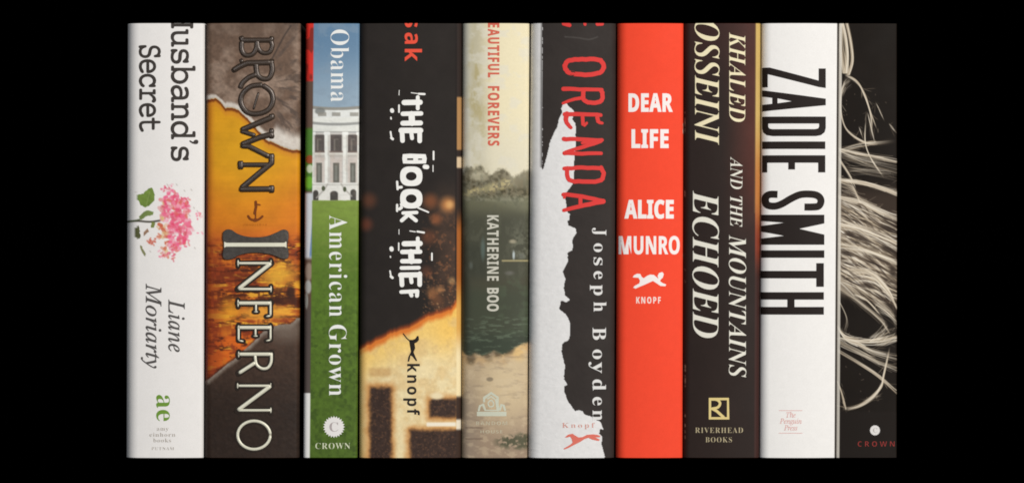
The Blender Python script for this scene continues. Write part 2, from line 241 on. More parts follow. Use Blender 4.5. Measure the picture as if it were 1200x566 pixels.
FONT_TEXT['I'] = '''
L314|-17,0 -15,9 -13,9 6,12 20,18 29,30 36,51 94,269 98,283 99,293 97,303 91,310 80,314 63,316 66,325 195,325 192,316 174,314 161,308 151,295 144,275 87,64 83,45 81,36 83,26 88,20 99,17 115,16 149,16 182,18 208,23 230,32 248,46 264,65 279,92 288,92 258,0
M412|-25,0 -23,9 2,13 11,17 17,25 28,51 89,269 94,293 91,303 85,310 74,314 58,316 61,325 149,325 182,76 347,325 437,325 434,316 430,316 413,314 400,307 391,295 384,275 325,56 322,42 321,31 323,22 329,15 340,11 356,9 354,0 225,0 228,8 252,13 260,18 267,27 278,58 336,275 153,0 147,0 110,275 54,72 48,50 47,33 49,22 55,15 66,11 82,9 80,0
P283|-24,0 -21,9 -19,9 0,11 13,17 22,30 29,51 88,269 92,293 90,304 84,310 73,314 57,316 59,325 187,325 230,321 261,307 280,284 286,252 282,226 270,202 250,183 224,168 192,159 155,156 111,156 106,154 103,150 75,45 74,39 73,32 76,21 83,14 96,11 116,9 113,0|135,170 177,175 208,192 227,219 233,255 229,280 218,298 198,308 171,311 159,310 151,306 145,298 139,283 112,184 111,177 112,173 115,171
T294|35,0 37,9 40,9 56,10 68,13 77,19 85,29 97,63 160,292 161,300 158,306 149,308 136,308 109,307 88,302 72,294 59,283 49,267 41,246 31,247 52,325 322,325 307,245 299,245 299,252 299,260 296,282 287,297 270,306 242,308 223,308 214,306 209,296 145,65 139,30 141,20 148,14 161,10 180,9 185,9 182,0
a239|35,-6 18,-2 6,7 -2,23 -5,45 0,84 13,123 34,160 63,192 95,214 128,221 152,215 163,196 169,216 204,216 162,63 155,31 157,26 163,24 177,32 197,56 204,50 168,8 137,-6 122,0 118,16 122,40 134,82 108,44 83,16 60,0|57,23 69,26 81,33 94,45 106,61 130,99 139,120 147,141 152,161 153,180 147,202 129,209 108,203 87,186 67,158 52,123 41,85 37,51 42,30
e201|62,-5 35,0 15,15 2,38 -3,69 -1,92 6,116 17,139 32,161 50,182 71,198 104,216 137,221 155,219 169,212 178,201 181,186 172,158 146,133 103,112 43,100 40,83 39,69 42,46 50,31 64,21 83,18 118,28 155,57 162,50 139,25 115,8 90,-1|45,110 87,121 118,139 137,163 143,190 139,204 126,209 111,206 96,196 81,181 67,161 54,137
g200|44,-107 11,-103 -15,-92 -31,-74 -36,-52 -32,-33 -21,-15 -2,1 25,17 9,27 4,40 7,49 15,59 41,85 16,107 7,136 10,159 20,179 36,197 56,211 80,220 106,223 124,221 144,215 172,207 203,207 203,186 170,186 173,165 170,142 160,122 145,104 125,91 102,82 77,79 57,81 46,70 42,61 51,49 79,38 111,26 136,13 151,-4 156,-28 153,-50 142,-69 126,-85 103,-97 76,-105|78,90 92,93 106,102 117,116 126,133 132,153 134,174 131,190 125,202 115,209 103,212 89,209 76,200 64,186 55,169 49,149 47,127 49,111 54,100 64,93|53,-93 84,-89 106,-80 119,-64 123,-42 121,-31 114,-22 104,-14 92,-7 66,4 37,13 4,-14 -7,-45 -3,-66 8,-81 27,-90
h282|213,-5 195,-2 182,8 173,23 170,42 172,69 179,106 190,155 195,180 197,198 192,219 175,226 148,217 121,190 99,155 87,120 61,0 17,0 79,291 83,315 75,332 50,338 46,338 50,357 137,357 118,271 110,232 100,193 105,193 125,221 146,240 168,252 192,256 214,253 230,243 239,227 242,204 240,184 234,152 221,97 217,71 215,47 219,31 232,25 246,28 262,36 270,22 241,2
i124|86,275 77,277 69,283 63,290 62,299 63,308 69,316 77,322 86,324 95,322 103,317 108,309 110,299 108,290 103,282 95,277|23,-6 6,1 0,20 2,37 8,60 39,169 41,177 42,185 40,193 35,198 26,200 12,201 14,209 45,213 67,217 87,221 90,220 92,216 91,212 90,207 44,55 40,36 43,26 50,23 67,32 91,59 98,52 78,27 59,9 41,-2
n254|156,-6 146,-4 138,0 134,8 132,19 137,46 151,98 165,151 170,178 167,189 157,192 148,190 137,184 111,163 86,133 65,99 47,58 30,0 -8,0 37,155 43,184 42,191 37,196 29,199 16,199 12,199 14,208 47,212 70,217 91,221 93,220 93,215 65,124 99,167 132,197 160,215 184,220 205,214 212,195 210,176 205,156 178,62 173,45 172,34 174,26 181,24 197,33 218,63 226,58 209,30 191,10 174,-2
o245|74,-6 42,0 18,15 2,40 -3,71 0,98 10,125 24,150 43,173 65,193 90,208 115,218 141,221 173,216 198,201 214,176 220,144 217,121 209,97 198,73 182,51 163,32 142,16 109,0|79,8 98,12 116,22 133,39 148,60 160,84 170,109 176,134 178,158 176,181 168,197 156,206 138,209 115,204 93,187 72,162 55,128 43,92 39,58 42,37 50,21 62,11
r157|-9,0 32,146 39,181 37,190 33,195 9,199 10,208 41,213 63,217 83,221 87,220 87,215 63,126 88,167 111,197 130,215 145,221 154,220 160,215 165,208 166,198 164,186 158,177 150,170 140,168 133,170 126,173 121,180 119,188 91,153 67,110 46,59 29,0
s173|55,-6 37,-4 23,0 4,4 -3,2 -6,-3 -16,-3 -5,74 3,74 7,45 17,24 31,11 50,7 65,10 77,18 85,31 88,48 84,65 73,84 58,103 44,122 32,144 29,155 28,166 32,188 44,206 63,218 86,221 103,220 116,217 135,212 143,214 146,220 154,220 145,150 137,150 132,176 122,194 109,205 91,209 80,207 71,201 65,193 63,182 68,166 81,146 95,127 109,108 121,85 124,74 126,62 123,44 116,28 105,14 91,4 74,-3
t131|23,-6 6,0 0,18 2,31 5,43 46,198 14,198 16,208 37,215 57,228 77,248 95,275 106,275 88,213 128,213 124,198 84,198 46,55 42,31 44,24 50,22 65,30 87,55 94,47 58,8
u255|32,-6 20,-4 10,3 5,13 3,26 5,48 13,81 35,160 38,173 39,186 37,194 33,198 24,200 9,201 11,210 42,214 63,218 83,221 88,221 89,218 89,213 87,207 49,75 43,51 41,38 45,26 55,23 70,26 87,38 105,56 124,80 142,109 159,142 173,178 183,216 220,216 179,64 173,33 175,25 182,23 199,32 220,59 227,52 210,27 192,9 174,-2 156,-6 138,0 132,19 134,35 139,57 154,107 120,58 89,22 60,1
y189|-31,-107 -40,-106 -48,-102 -52,-95 -54,-87 -53,-80 -48,-74 -42,-70 -34,-69 -21,-72 -14,-75 -6,-76 6,-69 24,-48 55,-5 31,123 25,151 20,171 15,184 8,193 -3,199 -17,201 -16,209 6,212 23,217 44,221 51,211 59,181 70,125 86,40 121,97 140,130 149,149 152,163 149,174 141,182 133,188 130,193 129,202 130,209 135,216 141,220 150,221 160,219 168,213 173,203 174,191 167,156 146,111 123,71 93,24 60,-24 27,-66 -4,-96 -18,-104
'''
FONT_TEXT['J'] = '''
A293|-47,0 -47,12 -28,17 -9,33 226,323 239,323 228,62 228,55 231,37 239,23 253,15 272,12 272,0 125,0 125,12 145,17 157,27 164,42 166,61 167,98 68,98 34,56 23,39 19,28 27,17 50,12 50,0|83,118 168,118 173,229
C307|142,-8 104,-4 73,7 48,25 29,50 18,80 14,115 17,150 26,184 40,216 58,246 81,273 108,294 153,317 201,324 233,321 269,314 278,312 285,311 295,314 302,324 315,324 294,216 281,217 276,256 264,284 244,302 216,307 185,301 155,281 129,247 106,201 91,149 86,100 91,64 106,37 130,20 160,14 187,18 213,29 236,48 258,74 271,63 244,32 214,10 180,-4
D339|-24,0 -24,11 -10,12 0,14 9,20 16,28 27,60 80,258 84,281 82,291 77,298 67,302 51,304 51,315 177,315 222,312 259,301 288,283 308,257 321,224 325,184 321,147 310,111 291,79 265,50 245,34 224,21 201,11 175,5 145,1 109,0|118,15 148,19 175,30 198,49 218,73 234,103 246,136 254,171 256,209 252,249 238,278 215,296 183,301 170,300 161,295 156,287 152,275 93,55 91,43 90,34 91,25 96,19 105,16
E309|-24,0 -24,11 -10,12 0,14 9,20 16,28 27,60 80,258 83,271 84,281 82,291 77,298 67,302 51,304 51,315 302,315 285,227 272,227 272,231 267,263 252,285 226,296 189,300 169,299 164,296 160,292 154,278 127,175 140,175 163,177 180,180 194,186 205,196 215,209 224,225 236,225 202,95 192,95 192,105 192,114 189,135 179,149 162,157 136,159 129,159 123,159 94,51 91,39 89,31 91,24 96,19 105,17 121,16 152,18 179,23 202,33 223,48 242,69 260,95 272,95 245,0
H356|-24,0 -24,11 -10,12 0,14 9,20 16,28 27,60 80,258 83,271 84,283 82,292 76,299 66,303 51,304 51,315 198,315 198,304 185,303 174,300 166,295 159,286 148,256 126,176 239,176 261,258 265,283 263,292 257,299 246,303 231,304 231,315 379,315 379,304 355,301 347,296 341,288 329,258 275,57 271,33 273,24 279,17 289,13 304,11 304,0 157,0 157,11 170,12 181,14 189,20 196,28 208,60 233,155 121,155 95,57 91,33 99,17 124,11 124,0
I175|-24,0 -24,11 -10,12 0,14 9,20 16,28 27,60 80,258 83,271 84,283 76,298 51,304 51,315 198,315 198,304 184,303 173,300 165,295 159,287 148,256 94,57 90,33 99,17 124,11 124,0
K299|-24,0 -24,11 -10,12 0,14 9,20 16,28 27,60 80,258 83,271 84,281 82,291 77,298 67,302 51,304 51,315 198,315 198,304 185,303 174,300 166,295 159,286 148,256 125,169 125,168 126,167 130,169 213,245 241,272 250,290 243,300 224,305 224,315 322,315 322,304 318,304 310,302 300,297 272,275 179,187 247,39 254,27 261,19 269,14 282,12 282,0 150,0 150,12 157,12 169,13 176,16 179,21 181,28 178,39 170,57 126,151 122,155 119,150 95,57 91,33 93,23 98,17 109,13 124,11 124,0
L298|-24,0 -24,11 -10,12 0,14 9,20 16,28 27,60 80,258 84,281 82,291 76,298 66,302 51,304 51,315 198,315 198,304 185,303 174,300 165,295 159,286 148,256 95,58 90,30 92,23 100,19 113,17 132,16 174,21 209,35 237,59 260,94 275,94 245,0
M411|132,-8 101,254 48,57 44,33 46,23 51,17 62,13 77,11 77,0 -24,0 -24,11 -11,12 0,14 8,20 15,28 26,60 79,258 83,282 81,292 75,299 65,303 50,304 50,315 157,315 184,92 329,315 435,315 435,304 422,303 411,300 403,295 396,286 385,256 331,57 329,45 328,33 336,17 361,11 361,0 213,0 213,11 227,12 238,15 247,20 252,28 258,40 264,60 317,262 145,-8
N327|217,-8 98,246 47,57 43,33 52,17 77,11 77,0 -24,0 -24,11 -11,12 -1,14 8,20 15,28 21,42 26,60 76,248 80,266 81,277 79,289 73,297 62,302 45,304 45,315 138,315 237,96 281,258 285,272 286,281 284,291 278,298 267,302 252,304 252,315 354,315 354,304 340,303 330,301 321,295 315,287 303,256 231,-8
O335|125,-8 79,0 43,23 21,59 13,108 17,142 27,177 42,211 63,242 88,270 116,293 161,316 209,324 256,316 292,293 315,257 322,210 319,175 310,140 295,106 274,74 249,46 220,23 174,0|129,9 159,17 187,42 212,83 234,138 249,196 254,245 251,272 241,291 226,303 206,307 188,304 171,294 154,279 139,259 123,232 109,201 97,168 88,134 83,102 81,72 84,45 93,25 108,13
S258|108,-8 78,-4 40,7 27,10 16,6 7,-5 -6,-5 18,101 31,101 31,98 36,59 50,31 72,15 102,9 117,11 131,17 143,27 152,39 157,53 159,68 158,82 153,94 145,106 133,119 100,150 69,181 59,194 53,206 50,220 49,236 52,260 62,281 77,299 96,312 119,321 145,324 174,321 207,312 219,309 230,313 239,322 252,322 229,226 216,226 216,231 216,236 214,256 208,273 199,287 187,298 173,305 157,307 138,304 122,293 111,277 107,258 109,245 116,232 138,206 153,192 170,178 190,157 205,136 215,113 218,88 211,48 189,18 154,-2
T282|31,0 31,12 48,14 60,19 69,28 75,42 143,299 136,299 109,295 84,281 61,260 45,231 33,231 50,315 306,315 292,225 279,225 274,257 262,280 243,294 218,299 214,299 145,44 143,32 146,23 151,17 161,14 177,12 177,0
U335|135,-8 90,-2 57,15 37,42 30,76 32,96 39,125 77,264 79,274 80,282 78,293 73,300 62,303 47,305 47,315 191,315 191,305 168,301 160,297 154,289 144,263 102,107 97,86 95,69 99,49 111,33 128,23 150,19 173,22 192,30 209,44 224,65 238,96 252,136 277,224 285,255 287,275 278,296 250,304 250,315 346,315 346,304 333,300 322,291 313,274 303,244 264,112 250,71 234,40 215,18 193,3 166,-5
'''
FONT_TEXT['B'] = '''
A324|0,0 118,337 205,337 324,0 248,0 223,80 101,80 77,0|119,140 206,140 181,218 176,238 168,263 162,285 156,262 148,235 143,218
B316|42,0 42,336 147,336 206,331 248,317 263,306 274,291 280,273 283,251 279,224 269,202 253,186 231,178 231,176 247,171 261,164 274,154 283,140 289,121 291,97 283,57 258,26 219,6 168,0|113,203 155,203 181,205 198,212 207,225 210,241 206,258 196,269 177,275 151,277 113,277|113,59 160,59 187,62 204,71 214,86 217,104 214,121 204,135 186,143 157,146 113,146
C300|178,-5 131,1 93,17 64,42 43,77 31,119 27,167 32,215 46,257 68,292 99,318 138,335 185,340 210,339 235,334 259,327 283,317 260,259 222,275 203,279 185,281 149,273 122,251 106,214 101,167 106,119 121,84 147,62 185,55 205,56 226,59 270,72 270,13 248,5 227,0 204,-4
D348|42,0 42,336 148,336 197,331 239,317 273,294 299,262 315,221 321,171 318,131 309,97 294,67 272,43 246,24 215,11 178,3 137,0|113,59 144,59 189,66 221,86 240,121 247,169 241,218 222,251 192,271 151,277 113,277
E264|42,0 42,336 236,336 236,277 113,277 113,204 227,204 227,145 113,145 113,59 236,59 236,0
F258|42,0 42,336 235,336 235,277 112,277 112,191 226,191 226,133 112,133 112,0
H360|42,0 42,336 113,336 113,204 246,204 246,336 317,336 317,0 246,0 246,145 113,145 113,0
I183|15,0 15,40 56,59 56,276 15,295 15,336 168,336 168,295 127,276 127,59 168,40 168,0
K312|42,0 42,336 113,336 113,182 127,202 142,221 232,336 311,336 194,187 312,0 231,0 143,142 113,120 113,0
L266|42,0 42,336 113,336 113,59 250,59 250,0
M444|42,0 42,336 139,336 219,79 220,79 304,336 401,336 401,0 335,0 335,159 335,196 337,235 338,263 336,263 250,0 184,0 103,263 102,263 103,235 105,195 106,156 106,0
N383|42,0 42,336 132,336 278,84 279,84 277,131 276,177 276,336 340,336 340,0 250,0 103,254 102,254 105,206 106,158 106,0
O374|187,-5 137,1 97,17 66,43 44,78 32,120 27,169 32,218 44,260 66,294 97,319 137,335 188,341 237,335 277,319 308,294 330,259 343,217 347,168 343,119 330,77 308,43 277,17 237,1|187,55 226,63 252,85 267,121 272,168 267,216 252,252 226,274 188,282 149,274 122,252 107,216 102,168 107,121 122,85 149,63
P296|42,0 42,336 149,336 206,329 244,308 267,274 274,231 271,203 262,176 246,153 221,135 188,123 144,119 113,119 113,0|113,178 137,178 164,181 185,190 198,205 202,228 199,250 188,265 170,274 146,277 113,277
R311|42,0 42,336 140,336 200,329 241,311 266,279 274,235 272,213 265,195 255,179 242,166 227,155 212,146 310,0 231,0 151,129 113,129 113,0|113,187 136,187 167,190 187,198 198,213 202,233 198,254 186,267 165,275 135,277 113,277
S259|117,-5 66,0 22,16 22,82 71,63 97,56 122,54 145,57 160,64 168,76 171,90 166,107 152,120 131,132 105,145 80,158 54,177 42,190 33,205 27,224 25,245 33,285 56,315 92,334 139,340 165,339 189,334 239,317 216,261 174,276 156,280 137,281 119,279 106,272 98,261 95,247 99,231 111,219 131,207 158,194 182,182 202,169 218,154 230,137 238,117 240,93 232,53 208,22 169,2
T272|101,0 101,276 9,276 9,336 263,336 263,276 172,276 172,0
U356|176,-5 145,-3 118,4 94,14 75,29 49,69 40,119 40,336 111,336 111,130 115,95 128,72 149,59 178,55 208,60 229,73 241,97 244,131 244,336 315,336 315,118 312,85 300,56 281,31 254,12 219,-1
V305|114,0 0,336 72,336 135,136 140,117 148,88 153,62 158,88 165,117 170,136 234,336 306,336 191,0
W454|86,0 0,336 70,336 113,152 119,125 125,92 129,64 134,92 140,124 145,148 194,336 261,336 310,148 315,124 321,92 325,64 330,92 336,125 342,152 385,336 455,336 369,0 288,0 243,176 239,192 234,214 230,238 227,255 224,238 220,215 215,192 212,176 166,0
Y294|111,0 111,128 0,336 77,336 147,197 217,336 293,336 182,131 182,0
a284|99,-5 68,0 42,15 25,41 20,77 27,112 48,137 84,152 134,158 179,160 179,171 176,189 169,201 156,208 139,210 121,209 102,205 67,191 44,239 66,248 90,256 115,260 142,262 188,256 221,240 242,211 249,171 249,0 200,0 186,35 184,35 167,17 149,5 128,-2|126,47 146,50 164,60 175,76 179,98 179,119 152,118 123,114 105,106 95,93 92,76 94,62 101,53 112,48
f182|48,0 48,204 9,204 9,238 48,257 48,275 51,305 59,326 72,342 90,352 113,358 139,360 176,356 203,349 185,298 168,302 146,304 134,302 125,295 120,285 118,273 118,257 179,257 179,204 118,204 118,0
k291|37,0 37,357 107,357 107,197 106,169 103,140 104,140 118,160 134,179 206,257 285,257 183,145 291,0 211,0 137,104 107,80 107,0
n309|37,0 37,257 90,257 100,224 103,224 118,241 137,252 159,259 182,261 220,256 249,239 267,210 274,167 274,0 204,0 204,150 201,174 194,192 181,202 162,205 135,200 118,184 110,157 107,121 107,0
o291|145,-5 111,-1 81,11 56,30 37,56 25,89 21,129 29,185 55,227 94,253 146,261 180,258 210,246 235,227 254,201 266,168 270,129 261,72 236,30 197,4|146,52 170,57 186,71 195,95 198,129 195,162 186,186 170,200 145,205 121,200 105,186 96,162 93,129 96,95 105,71 121,57
p297|37,-113 37,257 94,257 103,223 107,223 119,238 134,250 154,259 180,261 219,253 250,228 270,186 276,129 269,71 249,29 217,4 178,-5 153,-2 134,5 119,16 107,28 103,28 107,-9 107,-113|158,52 179,57 193,72 202,97 205,130 202,163 193,187 178,201 157,205 134,201 119,189 110,167 107,137 107,129 109,96 118,72 133,57
s234|106,-5 60,-1 41,3 22,10 22,68 66,53 89,48 109,47 126,48 138,53 145,60 147,69 143,80 128,92 91,109 52,130 38,141 29,154 23,170 21,190 28,221 49,244 81,257 123,261 146,260 168,257 190,250 213,241 192,191 156,204 139,208 122,210 98,205 91,193 95,182 110,171 144,156 182,138 197,127 207,114 214,97 216,76 209,42 188,16 154,1
'''
FONT_TEXT['T'] = '''
H283|40,0 27,4 23,16 24,24 28,29 35,32 45,32 51,32 51,239 45,239 35,240 28,243 24,248 23,256 25,265 30,270 50,272 98,272 120,270 125,265 126,256 125,247 119,242 97,239 86,239 86,159 197,159 197,239 181,239 170,240 162,243 158,248 157,256 158,265 163,269 187,272 243,272 256,268 260,256 259,248 255,243 248,240 238,239 232,239 232,32 238,32 249,32 255,29 259,24 260,16 258,7 253,2 231,0 185,0 164,2 158,7 157,16 158,25 163,29 185,32 197,32 197,128 86,128 86,32 102,32 113,32 121,29 125,24 126,16 125,8 120,3 101,0
S283|56,-9 42,-3 36,15 35,35 34,55 33,68 33,72 34,81 37,87 43,91 51,92 64,87 71,71 79,53 95,37 116,27 143,24 171,28 192,38 206,54 210,74 207,90 199,103 185,112 165,117 132,122 91,131 63,146 46,167 40,197 44,219 53,239 69,256 89,269 114,277 142,280 170,276 200,267 201,272 204,276 215,278 228,276 233,269 237,213 237,211 233,198 220,194 208,198 201,211 194,227 180,239 162,246 140,249 115,245 95,235 82,219 78,199 81,184 91,172 107,163 130,158 167,153 202,145 228,129 243,107 248,78 241,44 220,17 186,-1 142,-7 109,-3 74,9 73,0 69,-5 64,-8
a283|108,-6 76,-1 52,13 37,35 31,63 38,95 59,119 93,134 138,139 165,137 192,132 192,134 189,156 179,172 163,182 141,185 121,183 100,176 82,169 71,166 66,167 61,171 57,177 56,184 62,197 81,208 109,215 142,218 180,213 207,198 222,173 228,136 228,32 239,32 260,30 265,25 267,16 262,4 248,0 212,0 201,4 196,15 194,29 153,3|113,30 133,31 151,37 168,45 181,55 189,66 192,77 192,102 168,108 144,110 111,106 88,97 73,83 68,65 71,51 81,40 95,32
b283|157,-4 115,4 86,30 86,12 83,3 76,0 34,0 21,4 16,16 18,25 22,29 43,32 47,32 47,267 31,268 22,271 18,276 16,284 21,296 34,300 69,300 79,298 82,291 82,179 114,204 158,212 187,208 213,197 235,180 252,158 262,133 266,104 262,75 251,49 234,27 212,10 186,-1|154,32 183,37 206,52 221,76 226,105 224,125 217,143 206,158 191,169 174,176 154,179 134,176 116,169 101,158 90,143 84,125 81,105 84,86 90,68 101,53 115,42 133,34
c283|139,-6 107,-2 79,9 55,27 38,49 26,76 23,106 26,136 38,163 55,186 79,203 107,214 138,218 173,213 211,198 211,199 215,210 228,214 237,212 242,207 245,186 245,143 241,130 228,126 217,129 209,139 193,162 182,171 170,177 157,181 143,182 120,179 101,172 85,160 73,145 65,127 63,106 68,75 84,50 109,34 141,29 178,36 213,60 220,65 230,66 236,65 241,62 245,57 246,50 244,41 237,32 226,22 212,14 196,6 178,0 158,-4
d283|123,-6 95,-2 71,8 50,25 34,47 24,74 21,104 24,133 35,160 52,182 75,198 101,209 130,212 172,204 204,180 204,267 192,267 168,270 163,275 161,284 165,296 179,300 226,300 236,298 239,291 239,32 250,32 265,28 271,16 267,4 254,0 211,0 204,3 202,12 202,31 186,15 168,3 147,-3|132,31 152,33 170,41 184,52 196,67 203,85 205,105 203,125 196,143 185,158 171,169 153,176 133,179 103,173 80,158 65,134 60,103 65,74 80,51 103,36
e283|139,-6 107,-2 78,8 55,25 38,47 28,75 24,107 28,138 39,165 57,187 81,204 110,214 144,218 175,214 202,204 224,189 242,168 253,144 256,117 254,104 248,98 224,95 64,95 71,66 87,44 111,31 142,27 159,28 176,32 212,47 228,53 239,55 245,54 251,51 254,46 255,40 253,32 244,24 232,16 216,9 178,-2|65,126 214,126 207,150 192,170 170,182 144,186 116,182 93,170 75,151
f283|63,0 49,4 44,16 48,29 62,33 101,33 101,173 63,173 49,177 44,190 49,202 63,206 99,206 98,214 98,223 105,258 122,283 153,296 199,301 221,299 237,295 246,288 249,277 248,271 244,265 238,262 230,261 210,264 183,267 161,264 146,256 138,241 135,220 135,213 135,206 216,206 230,202 235,190 230,177 217,173 137,173 137,33 212,33 226,29 231,16 227,4 213,0
k283|44,0 30,4 25,16 27,25 32,30 54,32 65,32 65,267 55,267 32,270 26,275 24,284 29,296 43,300 87,300 96,298 100,291 100,126 166,182 155,189 151,198 156,209 171,212 233,212 247,208 251,197 247,185 236,181 221,179 208,176 194,168 180,157 145,127 232,32 252,32 260,32 266,29 269,24 270,16 266,4 252,0 190,0 175,4 171,15 175,25 189,32 120,107 100,88 100,20 99,12 96,5 91,1 86,0
n283|44,0 29,4 24,16 26,25 31,29 51,32 56,32 56,180 46,180 30,184 24,196 26,204 31,209 57,212 78,212 87,210 91,203 91,187 124,210 158,218 188,212 212,197 227,171 233,136 233,32 243,32 259,28 265,16 263,8 259,3 251,1 240,0 189,0 171,3 168,8 166,16 168,24 172,29 179,32 189,32 197,32 197,127 194,151 185,169 171,179 150,182 135,181 121,175 108,167 99,156 92,143 90,128 90,32 100,32 111,32 117,29 121,25 122,16 121,7 117,3 98,0
o283|142,-6 108,-2 79,8 55,25 36,48 25,75 21,106 25,137 36,164 55,186 79,203 108,214 142,218 175,214 204,203 228,186 246,164 258,137 261,106 258,75 246,48 228,25 204,8 175,-2|142,26 164,29 184,36 200,48 212,64 219,84 222,106 219,128 212,147 200,163 184,176 164,184 142,186 119,184 100,176 84,163 71,147 64,128 61,106 64,84 71,65 84,49 100,37 120,29
p283|34,-92 20,-88 16,-75 17,-67 22,-62 30,-60 43,-59 47,-59 47,180 37,180 21,184 16,196 20,208 34,212 69,212 79,210 82,203 82,181 117,204 157,212 187,209 213,198 235,181 252,159 262,132 266,103 262,74 252,49 236,28 215,12 190,3 161,0 116,8 82,33 82,-59 137,-59 150,-63 155,-75 154,-83 150,-88 145,-91 135,-92|153,33 183,38 206,54 221,77 226,105 224,125 217,142 206,157 192,168 174,175 153,177 133,175 115,168 101,156 90,142 83,125 81,105 83,86 90,69 101,54 115,43 133,36
r283|44,0 30,4 25,16 30,28 44,32 85,32 85,180 57,180 41,184 36,196 40,208 54,212 106,212 116,210 119,203 119,164 141,187 164,204 189,214 215,218 235,216 249,209 258,200 261,188 259,180 255,173 248,168 241,166 234,168 223,173 212,179 201,181 163,167 119,127 119,32 195,32 208,28 212,16 211,9 208,4 203,1 194,0
s283|58,-6 45,0 41,16 41,57 45,71 57,76 67,72 73,62 82,48 99,36 122,27 149,24 171,27 188,35 199,46 203,60 199,75 190,84 174,89 151,90 138,90 96,94 66,106 48,126 42,154 48,180 65,201 92,214 130,218 156,216 181,210 185,209 189,208 193,209 203,215 212,217 224,211 228,194 228,167 224,150 212,144 203,148 192,159 163,181 125,189 105,186 90,179 80,168 77,155 80,143 90,134 109,130 137,128 168,126 194,122 215,113 229,101 238,85 241,63 235,36 217,14 189,0 151,-5 118,-3 81,5 67,-3
t283|159,-4 135,-2 114,4 98,15 86,30 80,50 78,83 78,167 39,167 25,171 21,183 23,192 28,197 52,199 78,199 78,259 82,273 95,278 105,276 111,271 113,261 114,246 114,199 204,199 220,195 226,183 221,171 206,167 113,167 113,90 114,68 118,52 123,41 132,34 143,30 157,29 180,32 206,41 229,51 243,54 249,52 254,49 257,43 259,37 256,29 248,22 221,8 188,-1
u283|124,-5 91,0 67,16 53,41 48,76 48,180 38,180 22,184 17,196 22,208 35,212 70,212 77,211 81,209 83,197 83,85 86,60 96,43 112,33 135,29 151,31 165,36 178,45 187,56 194,69 196,85 196,180 164,180 151,184 147,196 152,208 165,212 214,212 223,211 228,207 230,190 230,32 241,32 257,28 262,16 257,4 244,0 209,0 199,2 196,9 196,25 178,12 161,3 144,-3
'''

FONT = {}
for _f, _t in FONT_TEXT.items():
    g = {}
    for ln in _t.strip('\n').split('\n'):
        ch = ln[0]
        parts = ln[1:].split('|')
        g[ch] = (float(parts[0]), [[tuple(map(float, p.split(','))) for p in q.split(' ')] for q in parts[1:] if q])
    FONT[_f] = g
for _f in 'ST':
    FONT[_f]["'"] = (105.0, [[(30, 330), (52, 336), (74, 326), (80, 300), (70, 262), (42, 228), (34, 236), (52, 262), (54, 280), (34, 288), (24, 308)]])

def area2(P):
    return sum(P[i][0] * P[(i + 1) % len(P)][1] - P[(i + 1) % len(P)][0] * P[i][1] for i in range(len(P)))

def grow(P, d, outer):
    """move a contour outward (d > 0 thickens the ink)"""
    if d == 0: return P
    n = len(P)
    ccw = area2(P) > 0
    sg = d if (ccw == outer) else -d
    o = []
    for i in range(n):
        a, b, c = P[i - 1], P[i], P[(i + 1) % n]
        e1 = (b[0] - a[0], b[1] - a[1]); e2 = (c[0] - b[0], c[1] - b[1])
        l1 = math.hypot(*e1) or 1e-9; l2 = math.hypot(*e2) or 1e-9
        n1 = (e1[1] / l1, -e1[0] / l1); n2 = (e2[1] / l2, -e2[0] / l2)
        mx_, my_ = n1[0] + n2[0], n1[1] + n2[1]
        q = mx_ * mx_ + my_ * my_
        k = 2 / q if q > 0.5 else 2 / 0.5 if q > 1e-6 else 0
        k = min(k, 1.6)
        o.append((b[0] + sg * mx_ * k, b[1] + sg * my_ * k))
    return o

def is_outer(P, Q):
    """True when contour P lies inside an even number of the other contours"""
    x, y = P[0]; n = 0
    for R_ in Q:
        if R_ is P: continue
        c = False
        for i in range(len(R_)):
            x0, y0 = R_[i]; x1, y1 = R_[(i + 1) % len(R_)]
            if (y0 > y) != (y1 > y) and x < (x1 - x0) * (y - y0) / (y1 - y0) + x0: c = not c
        n += c
    return n % 2 == 0

def glyphs(s, font, track=0.0, space=150.0, only_caps=False):
    """[(contours)] laid out on a line in font units"""
    g = FONT[font]; x = 0; out = []
    for ch in s:
        if ch == ' ': x += space; continue
        adv, cs = g[ch]
        out.append([[(p[0] + x, p[1]) for p in c] for c in cs])
        x += adv + track
    return out

def lay(s, font, b, t, r0, r1, ref='E', rot=True, fat=0.0, track=0.0, space=150.0, shear=0.0):
    """lettering set between r0 and r1 along the reading direction, baseline b and top t of glyph ref across it"""
    G = glyphs(s, font, track, space)
    if ref in FONT[font]: cap = max(p[1] for c in FONT[font][ref][1] for p in c)
    else: cap = max(p[1] for g in G for c in g for p in c)
    if shear: G = [[[(p[0] + shear * p[1], p[1]) for p in c] for c in g] for g in G]
    xs = [p[0] for g in G for c in g for p in c]
    a0, a1 = min(xs), max(xs)
    k = (r1 - r0) / (a1 - a0)
    out = []
    for g in G:
        o = []
        for c in g:
            q = []
            for (r, v) in c:
                rr = r0 + (r - a0) * k
                vv = v / cap
                q.append((b + vv * (t - b), rr) if rot else (rr, b + vv * (t - b)))
            o.append(q)
        if fat: o = [grow(c, fat, is_outer(c, o)) for c in o]
        out.append(o)
    return out

